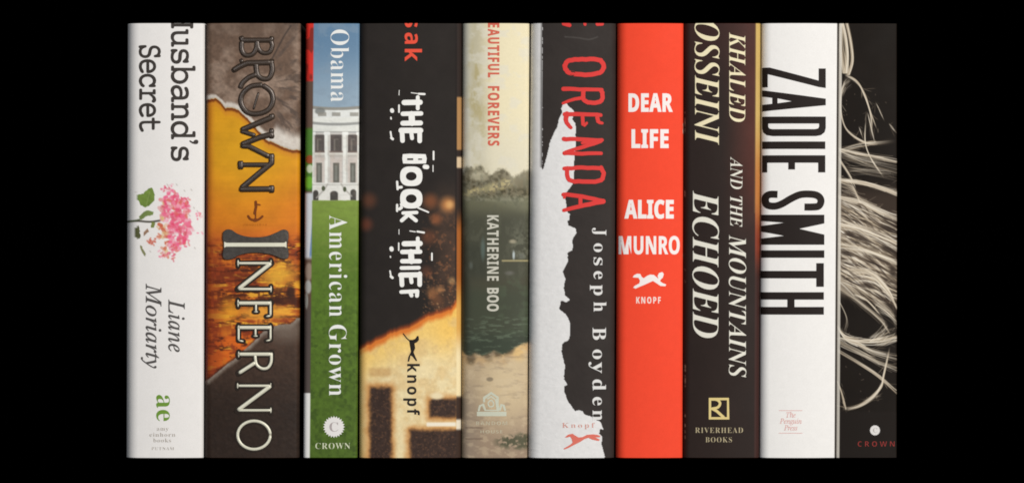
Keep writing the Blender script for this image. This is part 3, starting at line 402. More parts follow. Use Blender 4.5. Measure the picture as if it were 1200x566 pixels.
def stroke(P, w, cap=True, w1=None):
    """outline of a brush stroke of half width w (to w1) along P"""
    n = len(P); L = []; R = []
    w1 = w if w1 is None else w1
    for i in range(n):
        a = P[max(i - 1, 0)]; c = P[min(i + 1, n - 1)]
        dx, dy = c[0] - a[0], c[1] - a[1]; l = math.hypot(dx, dy) or 1e-9
        nx, ny = -dy / l, dx / l
        ww = w + (w1 - w) * i / max(n - 1, 1)
        k = 1.0
        if 0 < i < n - 1:
            e = (P[i][0] - a[0], P[i][1] - a[1]); le = math.hypot(*e) or 1e-9
            k = min(1.5, 1 / max(abs((e[0] * dx + e[1] * dy) / (le * l)), 0.4))
        L.append((P[i][0] + nx * ww * k, P[i][1] + ny * ww * k)); R.append((P[i][0] - nx * ww * k, P[i][1] - ny * ww * k))
    o = list(L)
    def fan(p, a0, ww, sgn):
        return [(p[0] + ww * math.cos(a0 + sgn * k * math.pi / 6), p[1] + ww * math.sin(a0 + sgn * k * math.pi / 6)) for k in range(1, 6)]
    if cap:
        p, q = P[-1], L[-1]; o += fan(p, math.atan2(q[1] - p[1], q[0] - p[0]), w1, -1)
    o += R[::-1]
    if cap:
        p, q = P[0], R[0]; o += fan(p, math.atan2(q[1] - p[1], q[0] - p[0]), w, -1)
    return o

def circle(cx, cy, rx, ry=None, n=28):
    ry = ry or rx
    return [(cx + rx * math.cos(2 * math.pi * k / n), cy + ry * math.sin(2 * math.pi * k / n)) for k in range(n)]

def box(x0, x1, y0, y1):
    return [(x0, y0), (x1, y0), (x1, y1), (x0, y1)]

# ------------------------------------------------------------------ books
STEP = 0.7
BACK = 320.0

class Book:
    def __init__(self, name, label, xl, xr, r=(4.5, 4.5), bulge=2.5, fwd=0.0, mat='gloss_jacket', board=(40, 36, 34), step=STEP):
        self.step = step
        self.xl, self.xr, self.rl, self.rr = xl, xr, r[0], r[1]
        self.bulge, self.fwd, self.mat, self.board = bulge, fwd, mat, board
        self.cx = ((xl[0] + xl[1] + xr[0] + xr[1]) / 4 - 600) * U
        e = bpy.data.objects.new(name, None)
        e.empty_display_size = 0.02
        e.location = (self.cx, 0, 0)
        e['label'] = label; e['category'] = 'book'; e['group'] = 'books in the row'
        C.objects.link(e)
        self.root = e
        self.n = 0
    def edges(self, y):
        f = (np.asarray(y, dtype=float) - TOP) / (BOT - TOP)
        return self.xl[0] + (self.xl[1] - self.xl[0]) * f, self.xr[0] + (self.xr[1] - self.xr[0]) * f
    def prof(self, x, y):
        """how far (px) the spine stands towards the viewer, and its slope"""
        l, r = self.edges(y)
        def f(x):
            t = np.clip((x - l) / (r - l), 0, 1)
            d = self.fwd + self.bulge * (1 - (2 * t - 1) ** 2)
            el = np.clip(x - l, 0, self.rl); er = np.clip(r - x, 0, self.rr)
            d = d - (self.rl - np.sqrt(np.maximum(self.rl ** 2 - (self.rl - el) ** 2, 0)))
            d = d - (self.rr - np.sqrt(np.maximum(self.rr ** 2 - (self.rr - er) ** 2, 0)))
            return d
        return f(x), np.clip((f(x + 0.15) - f(x - 0.15)) / 0.3, -3, 3)
    def P(self, x, y, h=0.0):
        d, s = self.prof(x, y)
        k = 1 / np.sqrt(1 + s * s)
        px = x - s * k * h; pd = d + k * h
        return (px - 600) * U - self.cx, -pd * U, (BOT - y) * U
    def columns(self):
        """positions across the spine as (edge distance) parameters"""
        w = min(self.xr[0] - self.xl[0], self.xr[1] - self.xl[1])
        a = [self.rl * (1 - math.cos(k / 8 * math.pi / 2)) for k in range(8)]
        b = [w - self.rr * (1 - math.cos(k / 8 * math.pi / 2)) for k in range(8)][::-1]
        n = int((w - self.rl - self.rr) / self.step)
        mid = [self.rl + (w - self.rl - self.rr) * k / n for k in range(n + 1)]
        return np.array(a + mid + b) / w
    def build(self, paintf, disp=None):
        t = self.columns()
        rows = np.arange(TOP, BOT + 0.01, (BOT - TOP) / round((BOT - TOP) / self.step))
        Y = np.repeat(rows[:, None], len(t), 1)
        l, r = self.edges(Y)
        X = l + (r - l) * t[None, :]
        col = np.clip(paintf(X, Y), 0, 255)
        h = disp(X, Y) if disp is not None else np.zeros(X.shape)
        px, py, pz = self.P(X, Y, h)
        nr, nc = X.shape
        # boards running back on both sides
        def side(xe, ys, steps):
            return [((xe - 600) * U - self.cx, ys + s * U, (BOT - Y[:, 0]) * U) for s in steps]
        sl = side(l[:, 0], py[:, 0], (BACK, 11.0, 5.0)); sr = side(r[:, 0], py[:, -1], (5.0, 11.0, BACK))
        bc = flat(Y[:, 0], self.board)
        el = mix(col[:, 0], bc, np.full(nr, 0.5)); er = mix(col[:, -1], bc, np.full(nr, 0.5))
        PX = np.stack([a[0] for a in sl] + [px[:, k] for k in range(nc)] + [a[0] for a in sr], 1)
        PY = np.stack([a[1] for a in sl] + [py[:, k] for k in range(nc)] + [a[1] for a in sr], 1)
        PZ = np.stack([a[2] for a in sl] + [pz[:, k] for k in range(nc)] + [a[2] for a in sr], 1)
        COL = np.concatenate([np.stack([bc, bc, el], 1), col, np.stack([er, bc, bc], 1)], 1)
        nr, nc = PX.shape
        outer = np.stack([PX, PY, PZ], -1).reshape(-1, 3)
        colr = lin(COL).reshape(-1, 3) * K
        # inner skin (top and bottom rows only): the jacket board is 1.6 px thick
        th = 1.6 * U
        cxm = (PX[:, :1] + PX[:, -1:]) / 2
        wid = (PX[:, -1:] - PX[:, :1]) / 2
        inn = []
        for row in (0, nr - 1):
            ix = cxm[row] + (PX[row] - cxm[row]) * (1 - th / wid[row])
            iy = np.maximum(PY[row] + th, PY[row].min() + th * 1.4)
            iy[0] = PY[row][0]; iy[-1] = PY[row][-1]
            inn.append(np.stack([ix, iy, PZ[row]], -1))
        inner = np.concatenate(inn, 0)
        V = np.concatenate([outer, inner], 0)
        idx = np.arange(nr * nc).reshape(nr, nc)
        q = np.stack([idx[:-1, :-1], idx[1:, :-1], idx[1:, 1:], idx[:-1, 1:]], -1).reshape(-1, 4)
        i0 = nr * nc + np.arange(nc); i1 = i0 + nc
        q2 = np.stack([idx[0, :-1], idx[0, 1:], i0[1:], i0[:-1]], -1)
        q3 = np.stack([idx[-1, 1:], idx[-1, :-1], i1[:-1], i1[1:]], -1)
        q4 = np.stack([i0[:-1], i0[1:], i1[1:], i1[:-1]], -1)
        q5 = np.array([[idx[0, 0], i0[0], i1[0], idx[-1, 0]], [idx[0, -1], idx[-1, -1], i1[-1], i0[-1]]])
        F = np.concatenate([q, q2, q3, q4, q5], 0).astype(np.int32)
        me = bpy.data.meshes.new('jacket')
        me.vertices.add(len(V)); me.vertices.foreach_set('co', V.astype(np.float32).ravel())
        me.loops.add(F.size); me.loops.foreach_set('vertex_index', F.ravel())
        me.polygons.add(len(F))
        me.polygons.foreach_set('loop_start', np.arange(0, F.size, 4, dtype=np.int32))
        me.update(calc_edges=True)
        smooth = np.zeros(len(F), dtype=bool); smooth[:len(q)] = True
        me.polygons.foreach_set('use_smooth', smooth)
        ca = me.color_attributes.new('print', 'FLOAT_COLOR', 'POINT')
        cc = np.ones((len(V), 4), dtype=np.float32)
        cc[:len(outer), :3] = colr
        cc[len(outer):, :3] = lin((225, 220, 210)) * K
        ca.data.foreach_set('color', cc.ravel())
        me.validate()
        o = bpy.data.objects.new('jacket', me); C.objects.link(o)
        o.parent = self.root; me.materials.append(M[self.mat])
        # the block of pages
        y0 = -(self.fwd - max(self.rl, self.rr) - 4) * U; y1 = y0 + (BACK - 22) * U
        x0 = (max(self.xl) + 2.4 - 600) * U - self.cx; x1 = (min(self.xr) - 2.4 - 600) * U - self.cx
        bm = bmesh.new()
        z0, z1 = 4 * U, H - 4 * U
        n = 10
        ring = [(x0, y0), (x1, y0)] + [(x1 + (x0 - x1) * k / n, y1 - 8 * U * math.sin(math.pi * k / n)) for k in range(n + 1)]
        vb = [bm.verts.new((a, b, z0)) for a, b in ring]; vt = [bm.verts.new((a, b, z1)) for a, b in ring]
        bm.faces.new(vb[::-1]); bm.faces.new(vt)
        for i in range(len(ring)):
            j = (i + 1) % len(ring)
            bm.faces.new((vb[i], vb[j], vt[j], vt[i]))
        mp = bpy.data.meshes.new('page_block'); bm.to_mesh(mp); bm.free()
        mp.materials.append(M['paper'])
        po = bpy.data.objects.new('page_block', mp); C.objects.link(po); po.parent = self.root
        return o
    def print_on(self, name, groups, mat, h=0.14, raise_=0.0, bevel=0.0, parent=None, label=None, lift=0.0):
        """ink or foil on the spine: each group of contours is one filled shape; raise_/bevel make embossed foil"""
        big = bmesh.new()
        for gi, g in enumerate(groups):
            cu = bpy.data.curves.new('c', 'CURVE')
            cu.dimensions = '2D'; cu.fill_mode = 'BOTH' if not raise_ else 'FRONT'
            if raise_:
                cu.extrude = raise_ / 2; cu.bevel_depth = bevel; cu.bevel_resolution = 2; cu.offset = -bevel
            else:
                cu.fill_mode = 'BOTH'
            for c in g:
                sp = cu.splines.new('POLY'); sp.points.add(len(c) - 1); sp.use_cyclic_u = True
                for p, v in zip(sp.points, c): p.co = (v[0], -v[1], 0, 1)
            ob = bpy.data.objects.new('c', cu)
            me = bpy.data.meshes.new_from_object(ob)
            bpy.data.objects.remove(ob); bpy.data.curves.remove(cu)
            for v in me.vertices: v.co.z = v.co.z + (gi % 7) * 0.012 + (raise_ / 2 + bevel if raise_ else 0)
            big.from_mesh(me); bpy.data.meshes.remove(me)
        def cut(co, no, clear=False):
            bmesh.ops.bisect_plane(big, geom=big.verts[:] + big.edges[:] + big.faces[:], dist=1e-5, plane_co=co, plane_no=no, clear_outer=clear)
        ys = [-v.co.y for v in big.verts]; xs = [v.co.x for v in big.verts]
        if min(ys) < TOP: cut((0, -TOP, 0), (0, 1, 0), True)
        if max(ys) > BOT: cut((0, -BOT, 0), (0, -1, 0), True)
        ym = (min(ys) + max(ys)) / 2
        l, r = self.edges(ym); l = float(l); r = float(r)
        lines = []
        for t in self.columns():
            x = l + (r - l) * t
            if not lines or x - lines[-1] > (0.7 if min(x - l, r - x) < 9 else 2.2): lines.append(x)
        for x in lines:
            if min(xs) < x < max(xs): cut((x, 0, 0), (1, 0, 0))
        bmesh.ops.recalc_face_normals(big, faces=big.faces[:])
        co = np.array([v.co[:] for v in big.verts])
        x, y, z = self.P(co[:, 0], -co[:, 1], co[:, 2] + h)
        for v, a, b, c in zip(big.verts, x, y, z): v.co = (a, b, c)
        me = bpy.data.meshes.new(name); big.to_mesh(me); big.free()
        me.materials.append(mat)
        o = bpy.data.objects.new(name, me); C.objects.link(o)
        o.parent = parent or self.root
        if label: o['label'] = label
        return o
    def bars(self, name, paths, mat, rad, sink=0.35, label=None):
        """raised metal letters: round bars half sunk into the spine; paths = [(points, radius factor)]"""
        bm = bmesh.new()
        ns = 8
        for P0, k in paths:
            Q = []
            for i in range(len(P0) - 1):
                (xa, ya), (xb, yb) = P0[i], P0[i + 1]
                m = max(1, int(math.hypot(xb - xa, yb - ya) / 2))
                Q += [(xa + (xb - xa) * j / m, ya + (yb - ya) * j / m) for j in range(m)]
            Q.append(P0[-1])
            w = rad * k
            rings = []
            N_ = len(Q)
            pts = []
            for i, (x, y) in enumerate(Q): pts.append((x, y, w))
            # rounded ends
            for i, (x, y, ww) in enumerate(pts):
                a = Q[max(i - 1, 0)]; c = Q[min(i + 1, N_ - 1)]
                dx, dy = c[0] - a[0], c[1] - a[1]; l = math.hypot(dx, dy) or 1
                nx, ny = -dy / l, dx / l
                e = 0.72 if i in (0, N_ - 1) else 1.0
                ring = []
                for s in range(ns + 1):
                    an = math.pi * s / ns
                    q = math.cos(an) * ww * e; hh = math.sin(an) * ww * (0.85 if e == 1 else 0.6)
                    gx, gy, gz = self.P(np.float64(x + nx * q), np.float64(y + ny * q), hh * (1 - sink) + 0.02)
                    ring.append(bm.verts.new((float(gx), float(gy), float(gz))))
                rings.append(ring)
            for a, b in zip(rings, rings[1:]):
                for s in range(ns):
                    f = bm.faces.new((a[s], a[s + 1], b[s + 1], b[s])); f.smooth = True
            for rg in (rings[0], rings[-1]):
                try: bm.faces.new(rg)
                except ValueError: pass
        bmesh.ops.recalc_face_normals(bm, faces=bm.faces[:])
        me = bpy.data.meshes.new(name); bm.to_mesh(me); bm.free(); me.materials.append(mat)
        o = bpy.data.objects.new(name, me); C.objects.link(o); o.parent = self.root
        if label: o['label'] = label
        return o

# ------------------------------------------------------------------ the setting
def structure(name, verts, col):
    me = bpy.data.meshes.new(name); me.from_pydata(verts, [], [(0, 1, 2, 3)]); me.update()
    m = material('black_velvet', (0, 0, 0), 1.0, 0.0, grain=0.0)
    me.materials.append(m)
    o = bpy.data.objects.new(name, me); o['kind'] = 'structure'; C.objects.link(o)
structure('table_top', [(-3, -1.2, 0), (3, -1.2, 0), (3, 1.5, 0), (-3, 1.5, 0)], 0)
structure('backdrop', [(-3, 1.5, -1), (3, 1.5, -1), (3, 1.5, 3), (-3, 1.5, 3)], 0)

# ================================================================== 1. white book with the pink flower
random.seed(3)
b = Book('white_book', 'white book with a pink flower and green leaf printed on its spine',
         (148.6, 147.2), (239.8, 238.2), (14, 4.5), 5.0, 0, 'matt_jacket', (236, 233, 228))
def p_flower(X, Y):
    c = flat(X, (238, 234, 230))
    c *= (1 + 0.02 * (fbm(X / 9, Y / 9, 3) - 0.5))[..., None]
    # stem
    paint(c, X, Y, spline([(147, 260), (160, 259), (176, 260), (188, 258.5)]), 1.0, (64, 58, 48))
    paint(c, X, Y, spline([(150, 260), (163, 257.5), (172, 252)]), 0.7, (70, 84, 44))
    # leaves
    def leaf(P, col):
        m = inpoly(X + 1.2 * (vnoise(X / 3, Y / 3, 5) - .5), Y + 1.2 * (vnoise(X / 3, Y / 3, 6) - .5), P)
        cc = mix(flat(X, col), np.array(col) * 1.35, fbm(X / 5, Y / 5, 9))
        return mix(c, cc, m)
    c = leaf([(161, 229), (168, 227), (175, 221), (179, 220), (182, 229), (181, 235), (175, 241), (171, 243), (165, 240), (162, 234)], (98, 118, 54))
    c = leaf([(163, 254), (168, 249), (174, 246.5), (181, 248), (180, 252), (172, 253.5), (166, 258)], (102, 116, 66))
    c = leaf([(159, 267), (163, 264), (164, 272), (165, 279), (160, 281), (158, 275)], (78, 80, 50))
    c = leaf([(164, 287), (167, 289), (171, 298), (170.5, 301), (167, 297)], (112, 112, 80))
    c = leaf([(178, 260), (183, 261), (181, 266), (177, 267)], (104, 112, 60))
    c = leaf([(168, 273), (173, 268), (175, 271), (169, 277)], (132, 104, 84))
    paint(c, X, Y, [(172, 240), (176, 225)], 0.35, (150, 165, 100), 0.7)
    # florets
    pinks = [(232, 74, 112), (238, 120, 150), (226, 92, 120), (244, 160, 180), (214, 96, 110), (240, 104, 140), (236, 190, 196), (222, 110, 100)]
    rs = np.random.RandomState(11)
    for k in range(400):
        a = rs.rand() * 6.283; q = rs.rand() ** 0.6 * (1 + .10 * math.sin(3 * a + 1) + .10 * math.sin(7 * a))
        cx = 203 + math.cos(a) * q * 20; cy = 261 + math.sin(a) * q * 36
        if cx < 191 and rs.rand() < 0.6: continue
        if cy > 283 and cx > 216: continue
        w = 0.8 + rs.rand() * 1.5
        L = 1 + rs.rand() * 2.8; an = rs.rand() * 6.283
        pk = pinks[rs.randint(len(pinks))]
        if cx < 197 and cy > 262: pk = [(214, 120, 92), (226, 190, 140), (206, 100, 70), (238, 200, 190)][rs.randint(4)]
        elif cx < 192: pk = [(226, 150, 150), (222, 190, 130)][rs.randint(2)]
        paint(c, X, Y, [(cx, cy), (cx + math.cos(an) * L, cy + math.sin(an) * L)], w, pk, 0.5 + 0.4 * rs.rand(), 0.6)
    for (cx, cy, n) in ((194, 222, 8), (199, 220, 10), (217, 234, 14), (231, 254, 7), (190, 299, 8), (195, 298, 6), (205, 293, 16), (204, 303, 5), (217, 286, 7), (232, 275, 2), (180, 285, 9), (178, 282, 7)):
        for k in range(n):
            x = cx + rs.randn() * 2.6; y = cy + rs.randn() * 2.2
            paint(c, X, Y, [(x, y), (x + rs.randn() * 1.4, y + rs.randn() * 1.4)], 0.7 + 0.5 * rs.rand(), pinks[rs.randint(len(pinks))] if cx > 185 else (206, 104, 84), 0.65, 0.5)
    for (x, y) in ((207, 216), (216, 223), (227, 243), (222, 252), (196, 216), (158, 224), (231, 247), (228, 290), (224, 222), (176, 294)):
        paint(c, X, Y, [(x, y), (x + 1, y + 1.4)], 0.6, (186, 178, 172), 0.7, 0.5)
    return c
b.build(p_flower)
tx = (62, 56, 52)
b.print_on('title', lay("Husband's", 'T', 201.2, 226.4, 14, 189, 'H', fat=0.4, track=-26)
           + lay('Secret', 'T', 163.8, 188.6, 53.8, 154.6, 'S', fat=0.42, track=-30), ink(tx))
gy = (86, 82, 80)
b.print_on('author_name', lay('Liane', 'I', 198, 216.6, 351, 412, 'L', fat=0.3, track=16)
           + lay('Moriarty', 'I', 171.5, 189.4, 332.5, 431, 'M', fat=0.3, track=10), ink(gy))
b.print_on('publisher_emblem', lay('ae', 'S', 183.8, 199.6, 462, 493, 'a', fat=-0.1), ink((112, 150, 56)), label='green lower-case letters a and e')
g2 = (176, 168, 158)
pub = []
for s, x0, x1, y in (('amy', 184, 198, 504), ('einhorn', 175.5, 206, 511), ('books', 180, 201, 517.6)):
    pub += lay(s, 'S', y, y - 4.6, x0, x1, 'b', rot=False, fat=-0.05, track=26)
pub += lay('PUTNAM', 'S', 526.6, 523.2, 178, 204.5, 'E', rot=False, fat=-0.05, track=60)
b.print_on('publisher_name', pub, ink(g2))

# ================================================================== 2. torn leather book with the fiery city
b = Book('torn_leather_book', 'brown book with embossed metal lettering, torn leather print over a golden burning city',
         (241, 239.6), (352.2, 350.6), (8, 5), 5.0, 1.5, 'cloth_jacket', (30, 26, 24))
e1x = [240, 244.8, 252.8, 259, 264.3, 271.3, 280.2, 289, 294.3, 303, 312, 320.8, 333, 342, 351.7, 358]
e1y = [119, 116.5, 114.7, 120, 127, 126.2, 129.8, 138.6, 143, 154, 164, 167.8, 173, 175.7, 176.6, 177]
e2x = [239, 243, 253, 267, 278, 289.7, 301, 309, 318, 329, 340.5, 349, 358]
e2y = [448, 445, 437, 425.6, 418.5, 407, 397, 388, 383, 380, 379, 373, 372]
def torn(X, Y):
    rag = 3.0 * (fbm(X / 6, X * 0 + 3.3, 2) - .5) + 1.4 * (fbm(X / 2.3, Y / 9, 8) - .5)
    u = Y - (np.interp(X, e1x, e1y) + rag)          # < 0 : upper leather
    v = Y - (np.interp(X, e2x, e2y) + rag)          # > 0 : lower leather
    return u, v
def p_leather(X, Y):
    u, v = torn(X, Y)
    n = fbm(X / 16, Y / 16, 4); f = fbm(X / 3.2, Y / 3.2, 5)
    g = sm(170, 250, Y)
    c = mix(flat(X, (216, 148, 26)), (214, 122, 28), g)
    c = mix(c, (222, 164, 28), 0.7 * ell(X, Y, 290, 178, 50, 60, 0.9))
    c = mix(c, (196, 96, 34), sm(258, 285, Y) * 0.8)
    c = c * (0.9 + 0.14 * n + .06 * fbm(X / 30, Y / 2.5, 7))[..., None]
    c = mix(c, (170, 92, 28), .6 * (1 - sm(243, 254, X)))
    # the burning city
    city = sm(272, 292, Y + 10 * (fbm(X / 7, Y / 7, 12) - .5))
    cc = mix(flat(X, (150, 64, 26)), (214, 118, 36), sm(0.40, 0.62, fbm(X / 22, Y / 8, 13)))
    cc = mix(cc, (236, 172, 52), 0.9 * sm(0.55, 0.68, fbm(X / 22 + 4, Y / 5, 14)))
    cc = mix(cc, (66, 28, 16), 0.85 * sm(0.56, 0.66, fbm(X / 13, Y / 3.6, 15)))
    tw = vnoise(np.floor(X / 3.0), X * 0 + 1, 21) * vnoise(np.floor(X / 7.0), X * 0 + 4, 23)      # roofs and towers
    for base, amp, col_, al in ((300, 16, (140, 58, 26), 0.55), (322, 16, (96, 40, 20), 0.6), (352, 18, (82, 34, 18), 0.6), (385, 18, (126, 48, 22), 0.5)):
        d = Y - (base - amp * np.roll(tw, int(base) % 17, axis=1))
        cc = mix(cc, col_, al * sm(0, 1.5, d) * (1 - sm(6, 16, d)))
    for yy in (303, 311, 318, 329, 341, 349, 360, 371):
        cc = mix(cc, (74, 30, 16), 0.6 * (1 - sm(0.5, 1.7, np.abs(Y - yy - 2.5 * (fbm(X / 10, X * 0 + yy, 17) - .5)))) * sm(.38, .55, fbm(X / 9, Y / 30, int(yy))))
    cc = mix(cc, (238, 178, 56), 0.85 * ell(X + 5 * (n - .5), Y + 7 * (f - .5), 327, 322, 19, 13, 0.7))
    cc = mix(cc, (236, 166, 58), 0.8 * ell(X + 5 * (n - .5), Y + 7 * (f - .5), 312, 366, 30, 9, 0.6))
    cc = mix(cc, (240, 168, 44), 0.7 * ell(X + 8 * (n - .5), Y + 6 * (f - .5), 268, 363, 11, 12, 0.8))
    cc = mix(cc, (60, 26, 16), 0.85 * ell(X, Y + 4 * (f - .5), 333, 352, 30, 4.5, 0.6))
    cc = mix(cc, (52, 26, 18), 0.9 * ell(X, Y, 341, 342, 5, 7, 0.4))
    cc = mix(cc, (228, 108, 30), 0.85 * sm(0.46, 0.64, fbm(X / 8, Y / 6, 31)) * sm(383, 398, Y))
    cc = mix(cc, (128, 48, 20), 0.65 * (1 - sm(243, 272, X)))
    c = mix(c, cc, city)
    # fine burnt lines under the torn edge
    c = mix(c, (108, 44, 14), 0.9 * sm(0, 0.8, u) * (1 - sm(1.5, 6, u)))
    c = mix(c, (206, 128, 40), 0.5 * sm(3, 5, u) * (1 - sm(6, 12, u)))
    # upper leather
    ang = np.arctan2(Y - 100, X - 300)
    wr = fbm(ang * 9, np.hypot(X - 300, Y - 95) / 16, 33)
    lt = mix(flat(X, (108, 86, 71)), (142, 120, 104), sm(0.35, 0.7, n))
    lt = mix(lt, (82, 68, 60), 0.7 * sm(0.52, 0.70, wr) * sm(316, 330, X))
    lt = lt * (0.84 + 0.32 * f)[..., None]
    lt = mix(lt, (92, 74, 62), 0.5 * (1 - sm(28, 60, Y)))
    paint(lt, X, Y, [(341, 31), (333, 43), (321, 66), (318, 72)], 0.9, (66, 54, 47), 0.9)
    thick = np.interp(X, [240, 258, 266, 300, 318, 324, 352], [8, 5, 9, 8, 14, 28, 24])
    lt = mix(lt, mix(flat(X, (206, 196, 184)), (236, 230, 220), f), sm(-thick, -thick * 0.45, u) * 0.92)
    lt = mix(lt, (170, 158, 146), 0.5 * sm(-3, 0, u))
    c = mix(c, lt, 1 - sm(-0.5, 0.5, u))
    # lower leather
    l2 = mix(flat(X, (72, 53, 42)), (46, 34, 27), sm(400, 490, Y))
    l2 = l2 * (0.84 + 0.32 * f)[..., None] * (0.92 + 0.16 * n)[..., None]
    l2 = mix(l2, mix(flat(X, (176, 166, 154)), (118, 104, 92), f), (1 - sm(1.0, 5.5 + 5 * n, v)) * 0.9)
    l2 = mix(l2, (120, 106, 94), ell(X + 6 * (n - .5), Y + 8 * (f - .5), 334, 385, 22, 14, 0.8) * 0.75)
    c = mix(c, (70, 30, 16), 0.7 * sm(-4, -0.5, v) * sm(.4, .6, n))
    c = mix(c, l2, sm(-0.5, 0.5, v))
    # turned edges of the jacket
    c = mix(c, (96, 32, 26), 0.85 * (1 - sm(241.5, 244, X)) * sm(200, 230, Y) * (1 - sm(430, 460, Y)))
    c = mix(c, (60, 46, 40), 0.7 * (1 - sm(241, 244.5, X)) * (1 - sm(200, 230, Y) * (1 - sm(430, 460, Y))))
    return c
def d_leather(X, Y):
    u, v = torn(X, Y)
    w = np.maximum(1 - sm(-0.6, 0.6, u), sm(-0.6, 0.6, v))
    return -0.55 * (1 - w) - 0.35 * w * fbm(X / 4, Y / 4, 6)
b.build(p_leather, d_leather)
bronze = material('dark_bronze_foil', (70, 58, 49), 0.36, 0.5, 0.3, grain=0.25, bump=0.3, bscale=500)
def bx(u, v): return (270 + u / 5.386, 30 + v / 5.39)
def bx2(u, v): return (270 + u / 5.386, 130 + v / 5.39)
pa = []
pa.append(([bx(68, 70), bx(78, 96), bx(260, 96), bx(265, 72)], .85))
pa.append((spline([bx(255, 96), bx(266, 130), bx(250, 170), bx(210, 176), bx(180, 150), bx(172, 98)]), .75))
pa.append((spline([bx(172, 98), bx(165, 150), bx(140, 185), bx(100, 190), bx(75, 160), bx(74, 100)]), .8))
pa.append(([bx(15, 290), bx(60, 262), bx(110, 240), bx(262, 236), bx(266, 215)], .95))
pa.append(([bx(66, 214), bx(80, 240)], .7))
pa.append((spline([bx(262, 236), bx(266, 290), bx(245, 335), bx(205, 338), bx(172, 310), bx(164, 240)]), .85))
pa.append((spline([bx(170, 310), bx(120, 330), bx(80, 365), bx(64, 400)]), .85))
pa.append((spline([bx(205, 378), bx(130, 388), bx(76, 440), bx(72, 500), bx(110, 550), bx(175, 560), bx(240, 535), bx(270, 480), bx(258, 420), bx(205, 378)], 8), .85))
pa.append(([bx(180, 425), bx(148, 532)], .38))
pa.append(([bx2(262, 20), bx2(264, 42), bx2(180, 78), bx2(70, 124)], .95))
pa.append(([bx2(68, 128), bx2(160, 158)], .75))
pa.append(([bx2(262, 176), bx2(262, 150), bx2(190, 168), bx2(70, 216)], .95))
pa.append(([bx2(262, 112), bx2(262, 150)], .8))
pa.append(([bx2(68, 222), bx2(120, 226), bx2(250, 292)], .85))
pa.append(([bx2(262, 270), bx2(262, 330), bx2(70, 490)], .95))
pa.append(([bx2(66, 316), bx2(68, 370)], .95))
pa.append(([bx2(70, 342), bx2(255, 342)], .8))
pa.append(([bx2(60, 496), bx2(262, 494)], .95))
pa.append(([bx2(262, 470), bx2(262, 518)], .95))
b.bars('author_name', [([(x, y) for x, y in P], k) for P, k in pa], bronze, 3.7, 0.3, 'raised dark bronze letters')
# anchor
def an(u, v): return (280 + u / 14.15, 230 + v / 14.15)
b.print_on('publisher_emblem', [[stroke([an(285, 95), an(290, 180), an(268, 285)], 1.5)], [stroke([an(275, 130), an(355, 145)], .9)],
           [stroke(spline([an(160, 330), an(200, 380), an(280, 400), an(350, 375), an(395, 335)]), 1.3)],
           [[an(225, 385), an(280, 360), an(330, 385), an(300, 425), an(255, 425)]], [stroke([an(285, 280), an(280, 400)], .7)]],
           ink((120, 60, 20)), 0.1)
b.print_on('publisher_name', lay('DOUBLEDAY', 'B', 264.8, 262.2, 285.5, 313.5, 'E', rot=False, fat=-0.2, track=60), ink((170, 92, 24)), 0.1)
# bone-shaped plaque behind the first letter, then the outlined title
plq = spline([(262, 272), (266, 269), (272, 269.5), (279, 274), (290, 277.2), (302, 278), (314, 276.5), (325, 272), (332, 269), (337.5, 271), (338.5, 278),
              (337, 287), (338.5, 296), (337.5, 302.5), (331, 303.5), (325, 301), (316, 298), (303, 296.4), (290, 297), (280, 299.5), (273, 303.5), (264.5, 304), (261.5, 299), (263, 288), (261.5, 279), (262, 272)], 4)[:-1]
stone = material('dark_stone_print', (62, 56, 50), 0.45, 0.4, 0.2, grain=0.5, bump=0.9, bscale=420)
b.print_on('title_plaque', [[plq]], stone, 0.1, 0.9, 0.5)
def t5(u, v): return (236 + u / 3.54, 290 + v / 3.54)
def t6(u, v): return (235 + u / 3.143, 365 + v / 3.143)
TI = []
def ts(q, P, w): TI.append(([q(*p) for p in P], w))
def tN(q, x0, x1, y0, y1, s_):
    ts(q, [(x0, y0), (x1, y0)], 1.5); ts(q, [(x1, y0), (x0, y1)], 2.3); ts(q, [(x0, y1), (x1, y1)], 1.5)
    ts(q, [(x0, y0 - s_), (x0, y0 + s_)], 1.0); ts(q, [(x1, y0 - s_), (x1, y0)], 1.0); ts(q, [(x1, y1 - s_), (x1, y1 + s_)], 1.0)
tN(t5, 154, 290, 65, 172, 13)
ts(t5, [(154, 230), (289, 230)], 2.1); ts(t5, [(288, 222), (288, 282)], 1.3); ts(t5, [(288, 282), (270, 285)], 1.1); ts(t5, [(228, 230), (228, 266)], 1.2); ts(t5, [(236, 266), (220, 266)], .9); ts(t5, [(154, 216), (154, 246)], 1.0)
ts(t5, [(156, 331), (288, 331)], 2.1); ts(t5, [(288, 322), (288, 382)], 1.3); ts(t5, [(288, 382), (270, 386)], 1.1); ts(t5, [(226, 331), (226, 366)], 1.2); ts(t5, [(235, 366), (218, 366)], .9); ts(t5, [(156, 322), (156, 384)], 1.3); ts(t5, [(156, 384), (176, 388)], 1.1)
ts(t6, [(142, 156), (262, 156)], 2.1); ts(t6, [(142, 146), (142, 168)], 1.0)
ts(t6, spline([(262, 150), (261, 185), (248, 206), (226, 208), (207, 192), (202, 158)], 5), 1.7); ts(t6, [(204, 186), (142, 226)], 2.1)
tN(t6, 138, 260, 272, 362, 10)
ts(t6, [(198 + 60 * math.cos(2 * math.pi * k / 36), 453 + 52 * math.sin(2 * math.pi * k / 36)) for k in range(37)], 1.75)
halo = [[stroke(P, w + 1.9)] for P, w in TI]
big_i = [[(263.5, 283), (266, 284.5), (333, 284.5), (335.5, 283), (336, 290.5), (333, 289.2), (266, 289.2), (263.5, 290.5)]]
b.print_on('title_outline', halo, ink((44, 35, 29)), 0.3)  # dark printed outline around the title letters
